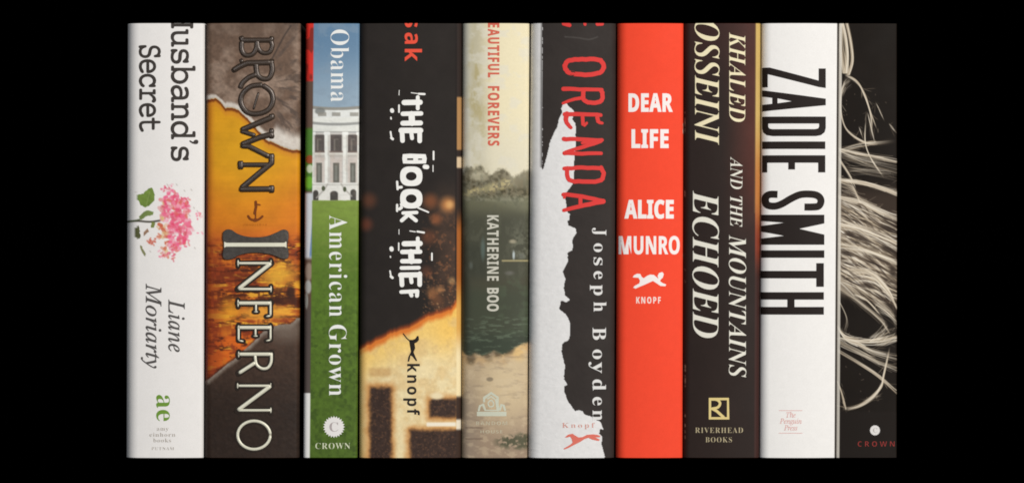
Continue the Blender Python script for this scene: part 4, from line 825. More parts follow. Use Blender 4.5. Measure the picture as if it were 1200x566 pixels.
cream = material('pale_gold_foil', (228, 224, 202), 0.35, 0.4, 0.1, grain=0.06)
b.bars('title', [(P, w / 1.8) for P, w in TI], cream, 1.8, 0.3, 'raised pale gold capitals')
b.print_on('title_initial', [big_i], cream, 1.9, 0.5, 0.4, label='tall initial letter I on the dark plaque')

# ================================================================== 3. lawn and white mansion
b = Book('lawn_photo_book', 'slim book whose spine shows a white mansion under blue sky above a green lawn',
         (358.4, 355.4), (421.3, 418.6), (5, 3.5), 2.0, -1.0, 'gloss_jacket', (96, 110, 70))
def p_lawn(X, Y):
    xs = X + (Y - 28) * (4.7 / 508)          # straighten the lean
    f = fbm(X / 4, Y / 4, 41); n = fbm(X / 18, Y / 12, 42)
    c = mix(flat(X, (102, 134, 163)), (152, 173, 189), sm(40, 125, Y))
    c = mix(c, (138, 156, 172), 0.4 * sm(.5, .7, n))
    xx = X
    roof = rect(xx, Y, 366, 424, 128, 155)
    c = mix(c, (232, 233, 228), roof)
    arc = 1.6 * ((xx - 394) / 27) ** 2
    c = mix(c, (150, 148, 140), rect(xx, Y + arc, 366, 424, 126.0, 129.5))
    c = mix(c, (120, 122, 118), 0.8 * ell(xx, Y, 375, 130.5, 6, 4))
    for k in (377.5, 394, 415): c = mix(c, (150, 146, 136), 0.8 * rect(xx, Y, k - 5, k + 5, 132, 136.5))
    c = mix(c, (236, 236, 228), rect(xx, Y, 366, 424, 138, 144))
    c = mix(c, (150, 150, 146), 0.85 * rect(xx, Y + arc, 366, 424, 144.4, 147.6))
    c = mix(c, (232, 232, 224), rect(xx, Y + arc, 366, 424, 148, 155.5))
    c = mix(c, (120, 116, 108), 0.5 * rect(xx, Y, 366, 424, 154.2, 156))
    # the wall behind the columns
    wall = rect(xx, Y, 366, 424, 155.5, 215)
    c = mix(c, (206, 201, 194), wall)
    for k, wd in ((374, 6.2), (394, 6.6), (413.5, 5.8)):
        c = mix(c, (78, 70, 67), rect(xx, Y, k - wd, k + wd, 158, 178.5) * 0.9)
        c = mix(c, (150, 142, 130), rect(xx, Y, k - wd * .45, k + wd * .45, 163, 177) * 0.55)
        c = mix(c, (58, 54, 52), rect(xx, Y, k - wd * .45 + 2, k + wd * .45, 164, 177) * 0.5)
        c = mix(c, (216, 200, 188), rect(xx, Y, k - wd, k + wd, 185, 214) * 0.5)
        c = mix(c, (92, 92, 84), rect(xx, Y, k - wd * .55, k + wd * .55, 191, 214) * 0.85)
        c = mix(c, (150, 152, 142), rect(xx, Y, k - 1.2, k + 1.0, 194, 212) * 0.6)
    c = mix(c, (120, 100, 92), 0.6 * rect(xx, Y, 366, 424, 177, 179.3))
    c = mix(c, (226, 222, 210), rect(xx, Y, 366, 424, 179.5, 181.5))
    c = mix(c, (190, 182, 172), 0.7 * rect(xx, Y, 366, 424, 181.5, 184.5))
    for k in (383.2, 404.6, 421.2, 366.3):
        c = mix(c, (240, 240, 232), rect(xx, Y, k - 2.6, k + 2.6, 155, 216))
        c = mix(c, (198, 196, 188), 0.8 * rect(xx, Y, k + 1.0, k + 2.4, 157, 215))
        c = mix(c, (244, 244, 238), rect(xx, Y, k - 3.6, k + 3.6, 155, 158.5))
    c = mix(c, (232, 230, 222), rect(xx, Y, 366, 424, 214.5, 236))
    c = mix(c, (188, 186, 178), 0.7 * rect(xx, Y, 366, 424, 216, 217.5))
    for k, w, y0 in ((370, 3.2, 223), (391.5, 4.6, 224), (414, 3.4, 222)):
        c = mix(c, (62, 58, 54), np.maximum(rect(xx, Y, k - w, k + w, y0 + 3, 235), ell(xx, Y, k, y0 + 3.4, w, 3.5)) * 0.92)
    paint(c, X, Y, [(371, 232), (381, 221), (384, 216)], 0.9, (176, 172, 164), .8)
    paint(c, X, Y, [(412, 230), (403, 221), (400, 216)], 0.9, (176, 172, 164), .8)
    c = mix(c, (86, 92, 70), ell(xx, Y, 379, 221, 2.2, 3)); c = mix(c, (86, 92, 70), ell(xx, Y, 404, 222, 2.0, 3))
    bl = sm(126, 130, Y) * (1 - sm(232, 236, Y))
    c = c * (1 + bl * (.06 * (f - .5) + .08 * (n - .5)))[..., None]
    c = mix(c, (176, 150, 132), .14 * bl * sm(.5, .68, fbm(X / 5, Y / 6, 46)) * sm(156, 160, Y))
    c = mix(c, (150, 152, 150), .10 * bl * sm(.55, .7, fbm(X / 7, Y / 2, 47)))
    # lawn
    g = mix(flat(X, (128, 152, 66)), (88, 116, 40), sm(236, 330, Y))
    g = mix(g, (76, 100, 36), sm(330, 520, Y) * 0.8)
    g = mix(g, (118, 138, 62), 0.5 * sm(.5, .7, fbm(X / 20, Y / 3.5, 43)) * (1 - sm(260, 380, Y)))
    g = g * (1 + (0.10 + .22 * sm(270, 400, Y)) * (f - .5))[..., None]
    g = mix(g, (56, 76, 28), 0.55 * sm(.55, .72, fbm(X / 5, Y / 5, 44)) * sm(300, 420, Y))
    c = mix(c, g, sm(234.6, 236, Y + 0.8 * f))
    # the strip of front board that shows left of the picture
    s = flat(X, (96, 74, 62))
    s = mix(s, (214, 48, 38), 1 - sm(94, 97, Y)); s = mix(s, (120, 40, 30), 0.8 * sm(.5, .62, vnoise(X / 5, Y / 13, 45)) * (1 - sm(94, 97, Y)))
    s = mix(s, (76, 120, 44), sm(148, 153, Y) * (1 - sm(222, 226, Y))); s = mix(s, (150, 74, 40), ell(X, Y, 363, 187, 5, 5))
    s = mix(s, (196, 206, 176), ell(X, Y, 363, 198, 4, 5)); s = mix(s, (110, 170, 50), ell(X, Y, 362, 214, 6, 7))
    s = mix(s, (206, 208, 212), sm(224, 228, Y) * (1 - sm(300, 306, Y))); s = mix(s, (90, 120, 170), 0.8 * sm(0, 1.5, X - (367.5 - (Y - 228) * 0.08)) * sm(228, 232, Y) * (1 - sm(298, 304, Y)))
    s = mix(s, (150, 130, 116), ell(X, Y, 362, 318, 5, 10)); s = mix(s, (170, 168, 164), ell(X, Y, 361, 336, 4, 8)); s = mix(s, (84, 74, 70), sm(345, 370, Y))
    s = mix(s, (150, 148, 140), ell(X, Y, 359, 352, 2, 10))
    s = mix(s, (232, 230, 226), sm(459.5, 461, Y))
    c = mix(s, c, sm(-0.7, 0.7, X - (367.6 - (Y - 28) * (4.6 / 508))))
    return c
b.build(p_lawn)
wt = (240, 240, 236)
b.print_on('author_name', lay('Obama', 'S', 387.6, 409, 34.8, 120, 'b', fat=-0.3, track=8), ink(wt))
b.print_on('title', lay('American', 'S', 385.8, 407.4, 252, 371, 'A', fat=-0.28, track=26) + lay('Grown', 'S', 385.6, 406.5, 380, 463.6, 'G', fat=-0.28, track=20), ink(wt))
sun = []
for k in range(48):
    a = 2 * math.pi * k / 48; rr = 12.8 if k % 2 == 0 else 10.6
    sun.append((391.4 + rr * math.cos(a), 499.8 + rr * math.sin(a)))
em = b.print_on('publisher_emblem', [[sun]], ink((234, 230, 226)), 0.12, label='white sun disc with a letter C')
b.print_on('letter', lay('C', 'S', 505.2, 494.2, 386, 396.5, 'C', rot=False, fat=-0.1), ink((176, 166, 164)), 0.25, parent=em)
b.print_on('publisher_name', lay('CROWN', 'S', 525.6, 518.4, 369.5, 410.5, 'C', rot=False, fat=-0.1, track=30), ink((212, 216, 186)))

# ================================================================== 4. dark book with a burning edge
b = Book('burnt_paper_book', 'black book with white rubber-stamp title, its print burning to glowing paper at the foot',
         (421.6, 421), (541, 540), (9, 5), 4.5, 0.5, 'matt_jacket', (44, 38, 36))
fx = [418, 426.5, 439.6, 459, 475.6, 490, 501.7, 518, 528, 534.4, 542]
fy = [410, 405.7, 399, 389, 384.4, 376, 369.7, 366, 362, 354, 350]
def p_burn(X, Y):
    f = fbm(X / 3, Y / 3, 51); n = fbm(X / 14, Y / 14, 52)
    edge = np.interp(X, fx, fy) + 3 * (fbm(X / 5, X * 0, 53) - .5)
    v = Y - edge
    c = flat(X, (43, 38, 35)) * (0.93 + 0.14 * n)[..., None]
    c = mix(c, (104, 76, 60), 0.55 * sm(500, 522, X) * sm(200, 260, Y) * (0.4 + 0.9 * n))
    c = mix(c, (126, 84, 58), 0.8 * sm(.56, .72, fbm(X / 4, Y / 4, 54)) * sm(490, 505, X) * sm(225, 300, Y))
    for (x, y, r, col, a) in ((525, 240, 8, (220, 146, 84), .8), (527, 240, 4, (240, 190, 120), .6), (504.5, 236, 8, (150, 88, 54), .7), (511, 257, 6, (160, 94, 58), .7), (432.5, 235, 8, (118, 68, 46), .6),
                              (429, 263, 7, (130, 66, 46), .6), (502.6, 278, 8, (128, 76, 52), .6), (507, 343, 6, (170, 112, 70), .7), (516, 339, 4, (200, 140, 90), .6), (529.6, 329, 4, (190, 150, 100), .6),
                              (500, 318, 6, (110, 66, 48), .6), (512, 352, 7, (130, 84, 56), .6)):
        c = mix(c, col, a * ell(X, Y, x, y, r, r, 0.8))
    rs = np.random.RandomState(5)
    for k in range(120):
        x = 494 + rs.rand() * 42; y = 310 + rs.rand() * 58
        c2 = [(196, 150, 104), (150, 98, 62), (98, 70, 54)][rs.randint(3)]
        paint(c, X, Y, [(x, y), (x + .6, y + .4)], .5 + .6 * rs.rand(), c2, .55 * (y - 290) / 75, .5)
    # glowing paper
    g = mix(flat(X, (246, 206, 120)), (240, 220, 172), sm(10, 60, v))
    g = mix(g, (246, 196, 96), 0.75 * sm(490, 530, X) * (1 - sm(20, 80, v)))
    g = mix(g, (224, 190, 132), 0.55 * sm(.42, .7, n)); g = g * (.94 + .12 * f)[..., None]
    g = mix(g, (222, 116, 44), (1 - sm(1.0, 9, v - 5 * n)) * 0.9)
    g = mix(g, (238, 190, 110), 0.55 * (1 - sm(424, 434, X)))
    c = mix(c, g, sm(-2.4, 2.6, v))
    c = mix(c, (176, 74, 34), 0.6 * sm(-6, 0, v) * (1 - sm(0, 1.5, v)))
    # dark windows
    def win(x0, x1, y0, y1, c):
        q = 4.0 * (fbm(X / 6, Y / 6, 57) - .5)
        c = mix(c, (196, 130, 66), rect(X + q, Y + q, x0 - 3.5, x1 + 3.5, y0 - 3.5, y1 + 4, 5.5) * .9)
        d = flat(X, (60, 46, 40)) * (.85 + .4 * f)[..., None]
        d = mix(d, (128, 90, 64), 0.5 * sm(.5, .8, fbm(X / 2, Y / 2, 58)))
        return mix(c, d, rect(X + q, Y + q, x0 + .5, x1 - .5, y0 + .5, y1 - .5, 3.2))
    c = win(433, 459, 453, 545, c)
    g2_ = (0.6 + 0.5 * fbm(X / 3, Y / 3, 59)); c = mix(c, (196, 152, 96), 0.7 * g2_ * rect(X, Y, 433, 458, 431, 441, 3))
    c = win(503, 536, 466 , 489, c)
    c = mix(c, (240, 222, 180), ell(X, Y, 512, 463.5, 8, 4, .5))
    c = win(480, 538, 503, 545, c)
    c = mix(c, (246, 236, 214), rect(X, Y, 500, 534, 494.5, 499, 1.2))
    # right turned edge
    t = flat(X, (50, 40, 36))
    t = mix(t, (176, 132, 84), rect(X, Y, 500, 560, 114, 176, 1.5)); t = mix(t, (216, 190, 154), rect(X, Y, 500, 560, 184, 197, 1.5))
    t = mix(t, (170, 98, 44), sm(240, 275, Y)); t = mix(t, (226, 170, 84), sm(320, 365, Y)); t = mix(t, (246, 226, 178), sm(380, 420, Y))
    t = mix(t, (64, 48, 40), sm(462, 467, Y)); t = mix(t, (236, 224, 200), rect(X, Y, 500, 560, 491, 503, 2))
    c = mix(c, (36, 30, 28), 0.7 * rect(X, Y, 533.4, 535.4, 20, 330, .7))
    c = mix(c, t, sm(535.2, 536.2, X + (Y - 28) * .002))
    return c
b.build(p_burn)
rd = (236, 84, 62)
b.print_on('author_name', lay('s', 'B', 474.5, 489.5, 21, 32.8, 's') + lay('a', 'B', 474.5, 489.8, 39, 52, 'a') + lay('k', 'B', 474.5, 494.6, 58, 72.5, 'k'), ink(rd))
ST = []
def st(P, w=3.0): ST.append([stroke(P, w)])
def q1(u, v): return (455 + u / 6.283, 100 + v / 6.289)
def q2(u, v): return (455 + u / 6.283, 175 + v / 6.289)
def q3(u, v): return (455 + u / 6.283, 265 + v / 6.289)
def the(q):
    st([q(118, 130), q(235, 128)], 3.1); st([q(218, 90), q(218, 174)], 2.2)
the(q1)
st([q1(108, 213), q1(242, 210)], 2.6); st([q1(108, 282), q1(238, 280)], 2.9); st([q1(172, 215), q1(176, 280)], 3.6)
st([q1(96, 335), q1(238, 335)], 3.2); st([q1(102, 335), q1(106, 410)], 2.7); st([q1(168, 335), q1(176, 392)], 2.3); st([q1(232, 335), q1(232, 412)], 2.7)
the(q3)
st([q3(104, 190), q3(235, 188)], 2.6); st([q3(104, 258), q3(232, 258)], 2.6); st([q3(168, 190), q3(172, 258)], 3.4)
st([q3(98, 308), q3(226, 306)], 2.2)
st([q3(92, 360), q3(232, 358)], 3.0); st([q3(98, 360), q3(102, 432)], 2.7); st([q3(165, 360), q3(172, 412)], 2.3); st([q3(232, 350), q3(232, 430)], 2.7)
st([q3(96, 484), q3(215, 478)], 2.2); st([q3(160, 480), q3(172, 510)], 2.3); st([q3(215, 478), q3(212, 512)], 2.3)
bb = [q2(108, 38), q2(160, 34), q2(276, 38), q2(284, 70), q2(278, 106), q2(180, 108), q2(110, 106), q2(104, 70)]
ST.append([bb, [q2(140, 68), q2(185, 68), q2(185, 82), q2(140, 82)], [q2(220, 70), q2(250, 70), q2(250, 80), q2(220, 80)]])
for cy in (200, 365):
    cx = 170
    ST.append([[q2(cx + 82 * math.copysign(abs(math.cos(a)) ** .7, math.cos(a)), cy + 72 * math.copysign(abs(math.sin(a)) ** .8, math.sin(a))) for a in [2 * math.pi * k / 36 for k in range(36)]],
               [q2(cx + 40 * math.cos(a), cy + 32 * math.sin(a)) for a in [2 * math.pi * k / 24 for k in range(24)]]])
st([q2(100, 525), q2(150, 480), q2(205, 525)], 2.2); st([q2(110, 470), q2(210, 466)], 2.0)
# specks of the worn stamp
for P, w in (([q1(170, 58), q1(215, 64)], .5), ([q1(225, 66), q1(268, 68)], 1.2), ([q1(80, 150), q1(80, 200)], 1.0), ([q1(82, 40), q1(80, 75)], .4), ([q1(28, 186), q1(30, 192)], 2.3),
             ([q1(20, 240), q1(22, 250)], .9), ([q1(18, 345), q1(24, 385)], 1.0), ([q1(24, 390), q1(34, 398)], 1.5), ([q1(334, 490), q1(334, 548)], 1.0),
             ([q2(270, 130), q2(286, 132)], 2.6), ([q2(66, 240), q2(70, 295)], 1.3), ([q2(80, 282), q2(98, 280)], 1.6), ([q2(66, 410), q2(66, 455)], 1.3), ([q2(84, 440), q2(98, 430)], 1.8), ([q2(94, 405), q2(98, 420)], 1.2),
             ([q2(220, 432), q2(296, 464)], .9), ([q2(334, 20), q2(334, 70)], .9), ([q2(330, 120), q2(330, 165)], .5),
             ([q3(160, 36), q3(200, 42)], .6), ([q3(215, 40), q3(264, 48)], 1.1), ([q3(78, 125), q3(78, 178)], .8), ([q3(24, 164), q3(26, 172)], 2.4), ([q3(16, 222), q3(18, 230)], .7),
             ([q3(14, 330), q3(20, 365)], .9), ([q3(20, 370), q3(32, 380)], 1.5), ([q3(322, 200), q3(322, 250)], .9), ([q3(80, 25), q3(80, 60)], .4)):
    st(P, w)
worn = material('worn_white_ink', (246, 244, 238), 0.55, 0.25, grain=0.09, bscale=600)
b.print_on('title', ST, worn, 0.14, label='white rubber-stamp letters with worn edges')
b.print_on('publisher_name', lay('knopf', 'B', 477.4, 492, 426, 486, 'k', fat=0.1, track=60), ink((44, 38, 34)))
def kd(u, v): return (470 + u / 5.14, 385 + v / 5.14)
b.print_on('publisher_emblem', [[[kd(*p) for p in ((48, 66), (70, 66), (86, 60), (98, 42), (106, 44), (109, 66), (98, 80), (82, 88), (86, 118), (76, 140), (88, 170), (98, 192), (90, 194), (70, 168), (58, 160), (50, 196), (40, 198), (44, 170), (60, 138), (52, 92))]],
           [stroke([kd(14, 30), kd(34, 56), kd(52, 72)], .7)]], ink((36, 30, 26)), 0.12, label='small black leaping dog')

# ================================================================== 5. hazy landscape book
b = Book('hazy_landscape_book', 'cream book with red capitals over a hazy sky, palms and green water below',
         (542, 540.4), (620.4, 618), (9, 5), 5.0, -0.5, 'gloss_jacket', (120, 110, 90))
def p_haze(X, Y):
    f = fbm(X / 3, Y / 3, 61); n = fbm(X / 12, Y / 12, 62); m = fbm(X / 9, Y / 22, 63)
    c = mix(flat(X, (196, 188, 160)), (238, 226, 190), sm(556, 582, X + 10 * (n - .5)))
    c = mix(c, (180, 166, 118), 0.75 * sm(.42, .66, m) * (1 - sm(560, 578, X + 8 * (f - .5))) * sm(40, 70, Y)); c = mix(c, (226, 222, 208), .5 * sm(.5, .7, fbm(X / 14, Y / 10, 160)))
    c = mix(c, (206, 204, 192), 0.7 * (1 - sm(545, 556, X)))  # greyer left margin: edge shading put into the print colour
    c = mix(c, (222, 216, 196), 0.6 * sm(120, 190, Y))
    # palms and trees
    top = np.interp(X, [540, 548, 556, 563, 570, 576, 583, 589, 595, 602, 608, 614, 622], [203, 194, 197, 193, 201, 204, 198, 197, 201, 208, 204, 199, 200]) + 7 * (fbm(X / 3, Y / 4, 64) - .5)
    t = sm(-2, 4, Y - top) * (.78 + .22 * sm(2, 26, Y - top)) * (.8 + .2 * sm(.4, .6, f)); t = np.maximum(t, sm(226, 238, Y))
    tr = mix(flat(X, (100, 90, 66)), (66, 61, 45), f)
    tr = mix(tr, (186, 178, 150), 0.85 * ell(X, Y, 561, 206, 9, 6, .7))
    tr = mix(tr, (206, 190, 138), 0.8 * (1 - sm(2, 8, np.abs(Y - (228 - (X - 545) * .28) + 7 * (n - .5)))) * (1 - sm(596, 606, X)) * sm(.3, .55, f))
    tr = mix(tr, (152, 146, 118), 0.55 * sm(598, 604, X) * (1 - sm(216, 226, Y)) * sm(.4, .6, f))
    lower = mix(flat(X, (108, 106, 84)), (76, 76, 62), sm(235, 262, Y))
    lower = mix(lower, (132, 132, 108), 0.5 * (1 - sm(2, 16, np.abs(Y - 228 - (X - 580) * .3))) * sm(560, 585, X))
    tr = mix(tr, lower, sm(224, 236, Y + 5 * (n - .5)))
    tr = mix(tr, (96, 96, 80), 0.4 * sm(.5, .68, fbm(X / 5, Y / 9, 66)))
    tr = mix(tr, (120, 120, 102), 0.6 * sm(594, 606, X) * sm(.45, .62, f) * sm(250, 285, Y) * (1 - sm(300, 306, Y)))
    tr = mix(tr, (58, 60, 50), 0.6 * sm(276, 296, Y) * (1 - sm(565, 580, X)))
    for (x, y, rx, ry, col, a) in ((601, 283, 4, 2.2, (176, 166, 140), .8), (602, 299, 1.4, 5, (196, 206, 206), .9), (611, 300, 4, 3, (120, 122, 112), .6), (566, 292, 2.5, 12, (104, 122, 116), .6), (552, 311, 2, 4, (110, 116, 110), .5), (597, 320, 5, 2.5, (126, 122, 118), .5),
                                   (605, 331, 9, 1.5, (110, 108, 92), .7)):
        tr = mix(tr, col, a * ell(X, Y, x, y, rx, ry, .6))
    tr = mix(tr, (182, 168, 122), 0.9 * rect(X, Y, 588, 619, 304.6, 306.4, .8))
    wat = mix(flat(X, (76, 74, 59)), (70, 74, 59), sm(325, 350, Y))
    wat = mix(wat, (84, 96, 74), 0.5 * sm(.45, .65, fbm(X / 14, Y / 10, 67)) * sm(575, 595, X))
    wat = mix(wat, (58, 66, 54), sm(380, 404, Y) * .8); wat = mix(wat, (112, 126, 104), 0.5 * sm(.55, .7, fbm(X / 9, Y / 2, 68)) * sm(365, 376, Y))
    wat = mix(wat, (54, 56, 46), 0.6 * (1 - sm(545, 556, X)))
    tr = mix(tr, wat, sm(318, 334, Y + 6 * (n - .5)))
    c = mix(c, tr, t)
    # evening band and sand
    ed = np.interp(X, [540, 548, 556, 566, 578, 590, 602, 610, 622], [410, 416, 413, 416, 411, 414, 408, 404, 400]) + 5 * (f - .5)
    sand = mix(flat(X, (190, 168, 136)), (160, 138, 116), sm(450, 530, Y))
    sand = mix(sand, (222, 200, 160), 0.7 * ell(X, Y, 595, 445, 26, 45, .8))
    sand = mix(sand, (148, 132, 116), 0.7 * (1 - sm(545, 570, X)) * sm(430, 480, Y))
    sand = mix(sand, (200, 160, 110), 0.6 * (1 - sm(4, 18, Y - ed)))
    sand = mix(sand, (236, 196, 128), 0.7 * ell(X, Y, 609, 412, 8, 9, .7))
    for x, y, rx, ry in ((572, 415, 6, 7), (583, 412, 5, 6), (552, 419, 5, 7), (596, 410, 6, 5), (562, 411, 6, 5)):
        sand = mix(sand, (84, 72, 54), .75 * ell(X + 3 * (f - .5), Y + 5 * (n - .5), x, y, rx, ry, .6))
    sand = mix(sand, (144, 126, 108), 0.35 * sm(.5, .78, fbm(X / 11, Y / 3.4, 69))); sand = mix(sand, (214, 194, 160), 0.35 * sm(.5, .7, fbm(X / 8, Y / 5, 169)))
    for y in (500, 513): sand = mix(sand, (110, 92, 78), .6 * rect(X, Y, 545, 566, y, y + 1.6, 1))
    sand = mix(sand, (92, 82, 70), 0.5 * ell(X, Y, 574, 444, 4, 2.5))
    gr = ell(X + 3 * (f - .5), Y + 6 * (n - .5), 602, 518, 20, 8, .4) * sm(.36, .5, fbm(X / 2.5, Y / 2.5, 70))
    gr = np.maximum(gr, ell(X, Y, 612, 514, 8, 7, .5) * sm(.3, .5, f))
    sand = mix(sand, (82, 82, 62), gr * .9)
    c = mix(c, sand, sm(-2, 3, Y - ed))
    c = mix(c, (180, 160, 120), 0.5 * (1 - sm(541, 544, X)))
    return c
b.build(p_haze)
rr = (214, 104, 84)
b.print_on('title', lay('BEAUTIFUL', 'B', 572, 585, 19, 91, 'E', fat=0.25, track=44) + lay('FOREVERS', 'B', 572, 585, 101.7, 171, 'E', fat=0.25, track=44), ink(rr))
b.print_on('author_name', lay('KATHERINE', 'B', 571, 584.2, 252.5, 328.8, 'E', fat=0.1, track=26) + lay('BOO', 'B', 571, 584.2, 337.4, 364.4, 'B', fat=0.2, track=10), ink((206, 203, 188)))
def hs(u, v): return (550 + u / 8.09, 450 + v / 8.09)
pg = (200, 194, 168)
b.print_on('publisher_emblem', [[[hs(72, 258), hs(352, 258), hs(352, 300), hs(72, 300)]], [stroke([hs(140, 160), hs(140, 130), hs(208, 82), hs(270, 125), hs(268, 170)], 1.3)],
           [stroke(spline([hs(258, 150), hs(266, 200), hs(272, 240)]), 1.8)], [stroke(spline([hs(180, 170), hs(205, 150), hs(228, 172), hs(225, 205), hs(190, 208), hs(178, 180)]), .8)],
           [stroke([hs(90, 245), hs(100, 205), hs(130, 190), hs(150, 240)], 1.2)], [stroke([hs(290, 240), hs(305, 190), hs(325, 200), hs(338, 242)], 1.2)], [stroke([hs(150, 245), hs(270, 245)], .7)],
           [stroke([hs(175, 135), hs(208, 115), hs(240, 140)], .8)]], ink((204, 206, 186)), 0.12, label='pale house emblem over a bar')
b.print_on('publisher_name', lay('RANDOM', 'B', 497.6, 493.2, 558, 594.5, 'E', rot=False, fat=-0.15, track=40) + lay('HOUSE', 'B', 507.2, 503.4, 563, 589, 'E', rot=False, fat=-0.15, track=40), ink(pg))

# ================================================================== 6. black and white plaster book
b = Book('plaster_texture_book', 'black book with a ragged white plaster patch down its left half and scratchy red title',
         (622, 618.8), (722, 719.8), (13, 7), 7.0, 1.5, 'matt_jacket', (60, 55, 53))
patch = [(635.4, 199), (637, 197.7), (639.5, 188), (642.7, 176), (644, 168), (647, 161), (650, 154), (653, 149.6), (655, 140), (658.7, 132), (657.6, 128), (658.7, 125), (660.5, 121.5), (663, 120.4), (665, 124), (669, 127.7),
         (672, 130), (673.3, 133.5), (671.6, 137), (670.4, 141), (674, 145), (674.8, 149.6), (674.2, 158), (674.8, 167), (673.6, 178), (672.7, 190), (672.6, 202), (671.9, 213.7), (669, 219), (666, 222.4), (661.6, 228), (663, 237),
         (664.6, 248.7), (667.5, 251), (667.5, 257.4), (665, 259), (666, 264), (674, 267.8), (675.3, 273), (672, 278), (670, 283), (671.5, 288), (670, 293.5), (665, 296), (665.5, 306), (661, 315), (659, 318.5), (662.4, 326.8),
         (660.6, 337), (662.4, 346), (667.6, 351), (663.7, 353.7), (657.3, 352.4), (656.5, 357), (654.7, 361.4), (662.4, 367.8), (665.5, 372), (667.6, 378), (668, 387), (667.2, 396), (665, 398.8), (661, 400.5), (658.6, 402.7), (658.2, 412),
         (659.9, 420.6), (662.4, 431), (661, 433), (660.6, 443.7), (663, 447), (665, 450), (661, 452), (661.5, 459), (665, 469.4), (670, 476), (674, 481), (678, 480), (681.7, 481), (685, 485), (692, 487.3), (697, 490),
         (703.5, 493.7), (705, 497), (707.3, 502.7), (703, 502), (702, 507.8), (705.6, 511), (704.7, 520.6), (706.5, 526), (708.6, 533.5), (708.6, 540), (600, 540), (600, 10), (635.6, 10)]
def patch_mask(X, Y):
    q = 1.1 * (fbm(X / 2.2, Y / 2.2, 71) - .5)
    return inpoly(X + q, Y - q, patch)
def p_plaster(X, Y):
    m = patch_mask(X, Y)
    f = fbm(X / 4, Y / 4, 72); n = fbm(X / 20, Y / 20, 73)
    k = flat(X, (54, 48, 45)) * (0.92 + 0.16 * n)[..., None]
    w = flat(X, (232, 230, 228)) * (0.965 + 0.05 * f)[..., None]
    c = mix(k, w, m)
    paint(c, X, Y, spline([(662, 44), (676, 45), (690, 47), (700, 44)]), .7, (92, 88, 84), .6)
    paint(c, X, Y, [(634.6, 28), (634.6, 196)], .7, (44, 40, 40), .7)
    return c
def d_plaster(X, Y):
    m = patch_mask(X, Y)
    d = fbm(X / 7, Y / 5, 74, 3)
    cr = sm(.50, .58, fbm(X / 9, Y / 6, 75, 3)) 
    return m * (-0.16 * d - 0.1 * cr) - (1 - m) * 0.25 * fbm(X / 5, Y / 5, 76)
b.build(p_plaster, d_plaster)
OR = []
rs = random.Random(9)
def o1(u, v): return (610 + u / 3.328, 20 + v / 3.33)
def o2(u, v): return (610 + u / 3.328, 180 + v / 3.33)
def sk(P, w=2.0, w1=None):
    P2 = spline(P, 4)
    P2 = [(x + rs.uniform(-.35, .35), y + rs.uniform(-.35, .35)) for x, y in P2]
    OR.append([stroke(P2, w * 1.25, True, (w1 or w) * 1.25)])
sk([o1(200, 222), o1(250, 228), o1(300, 222), o1(322, 205), o1(320, 180), o1(296, 168), o1(240, 168), o1(190, 172), o1(173, 192), o1(182, 215), o1(205, 224)], 2.1)
sk([o1(212, 224), o1(186, 218), o1(176, 196)], 1.2)
sk([o1(168, 282), o1(230, 284), o1(316, 286)], 2.0, 1.6); sk([o1(314, 286), o1(320, 310), o1(310, 332), o1(270, 336), o1(244, 322), o1(246, 290)], 2.0); sk([o1(246, 316), o1(210, 322), o1(166, 338)], 1.7, 1.3)
sk([o1(172, 382), o1(230, 380), o1(312, 384)], 2.1, 1.7); sk([o1(180, 380), o1(178, 408), o1(196, 432)], 2.5, 1.6); sk([o1(240, 384), o1(244, 420)], 1.7); sk([o1(300, 386), o1(302, 408), o1(318, 416)], 2.1, 1.3); sk([o1(258, 414), o1(250, 426)], 1.2)
sk([o1(168, 478), o1(230, 478), o1(316, 482)], 2.1, 1.7); sk([o1(312, 484), o1(250, 506), o1(176, 528)], 2.2, 1.5); sk([o1(172, 532), o1(240, 534), o1(314, 532)], 2.0, 1.6); sk([o1(300, 480), o1(240, 494)], 1.3)
sk([o2(170, 60), o2(240, 56), o2(314, 58)], 1.9); sk([o2(314, 56), o2(324, 84), o2(304, 108), o2(240, 110), o2(190, 104), o2(180, 64)], 2.0)
sk([o2(166, 160), o2(240, 168), o2(322, 186)], 1.9); sk([o2(322, 186), o2(250, 202), o2(168, 222)], 2.3, 1.7); sk([o2(232, 168), o2(234, 204)], 1.8); sk([o2(176, 158), o2(170, 172)], 1.3)
sk([o1(168, 28), o1(190, 34)], 1.8); sk([o1(250, 24), o1(250, 32)], 1.4); sk([o1(300, 30), o1(318, 28)], 1.8)
b.print_on('title', OR, ink((222, 62, 58)), 0.22, label='scratchy red brush letters')
jb = (226, 224, 220)
JL = []
for ch, y0, y1 in (('J', 267, 276), ('o', 285, 295.5), ('s', 301.5, 311), ('e', 317.5, 327), ('p', 333.5, 346), ('h', 353.5, 365)):
    JL += lay(ch, 'S', 695.6, 710.4, y0, y1, 'J', fat=-0.05)
for ch, y0, y1 in (('B', 383.5, 398), ('o', 409, 420.5), ('y', 423.5, 437), ('d', 444, 457), ('e', 464.5, 474.5), ('n', 480, 492.5)):
    JL += lay(ch, 'S', 694.3, 710, y0, y1, 'B', fat=-0.05)
b.print_on('author_name', JL, ink(jb), 0.2)
def bz(u, v): return (655 + u / 11.32, 485 + v / 11.32)
b.print_on('publisher_emblem', [[[bz(*p) for p in ((76, 302), (120, 265), (180, 253), (215, 278), (260, 303), (310, 298), (370, 268), (450, 262), (510, 270), (548, 285), (540, 302), (480, 302), (545, 335), (522, 352), (440, 332), (390, 308), (340, 324), (280, 362), (210, 397), (120, 444), (66, 464), (62, 450), (150, 398), (180, 368), (166, 322), (148, 292), (104, 304))]]],
           ink((222, 116, 100)), 0.2, label='small red running dog')
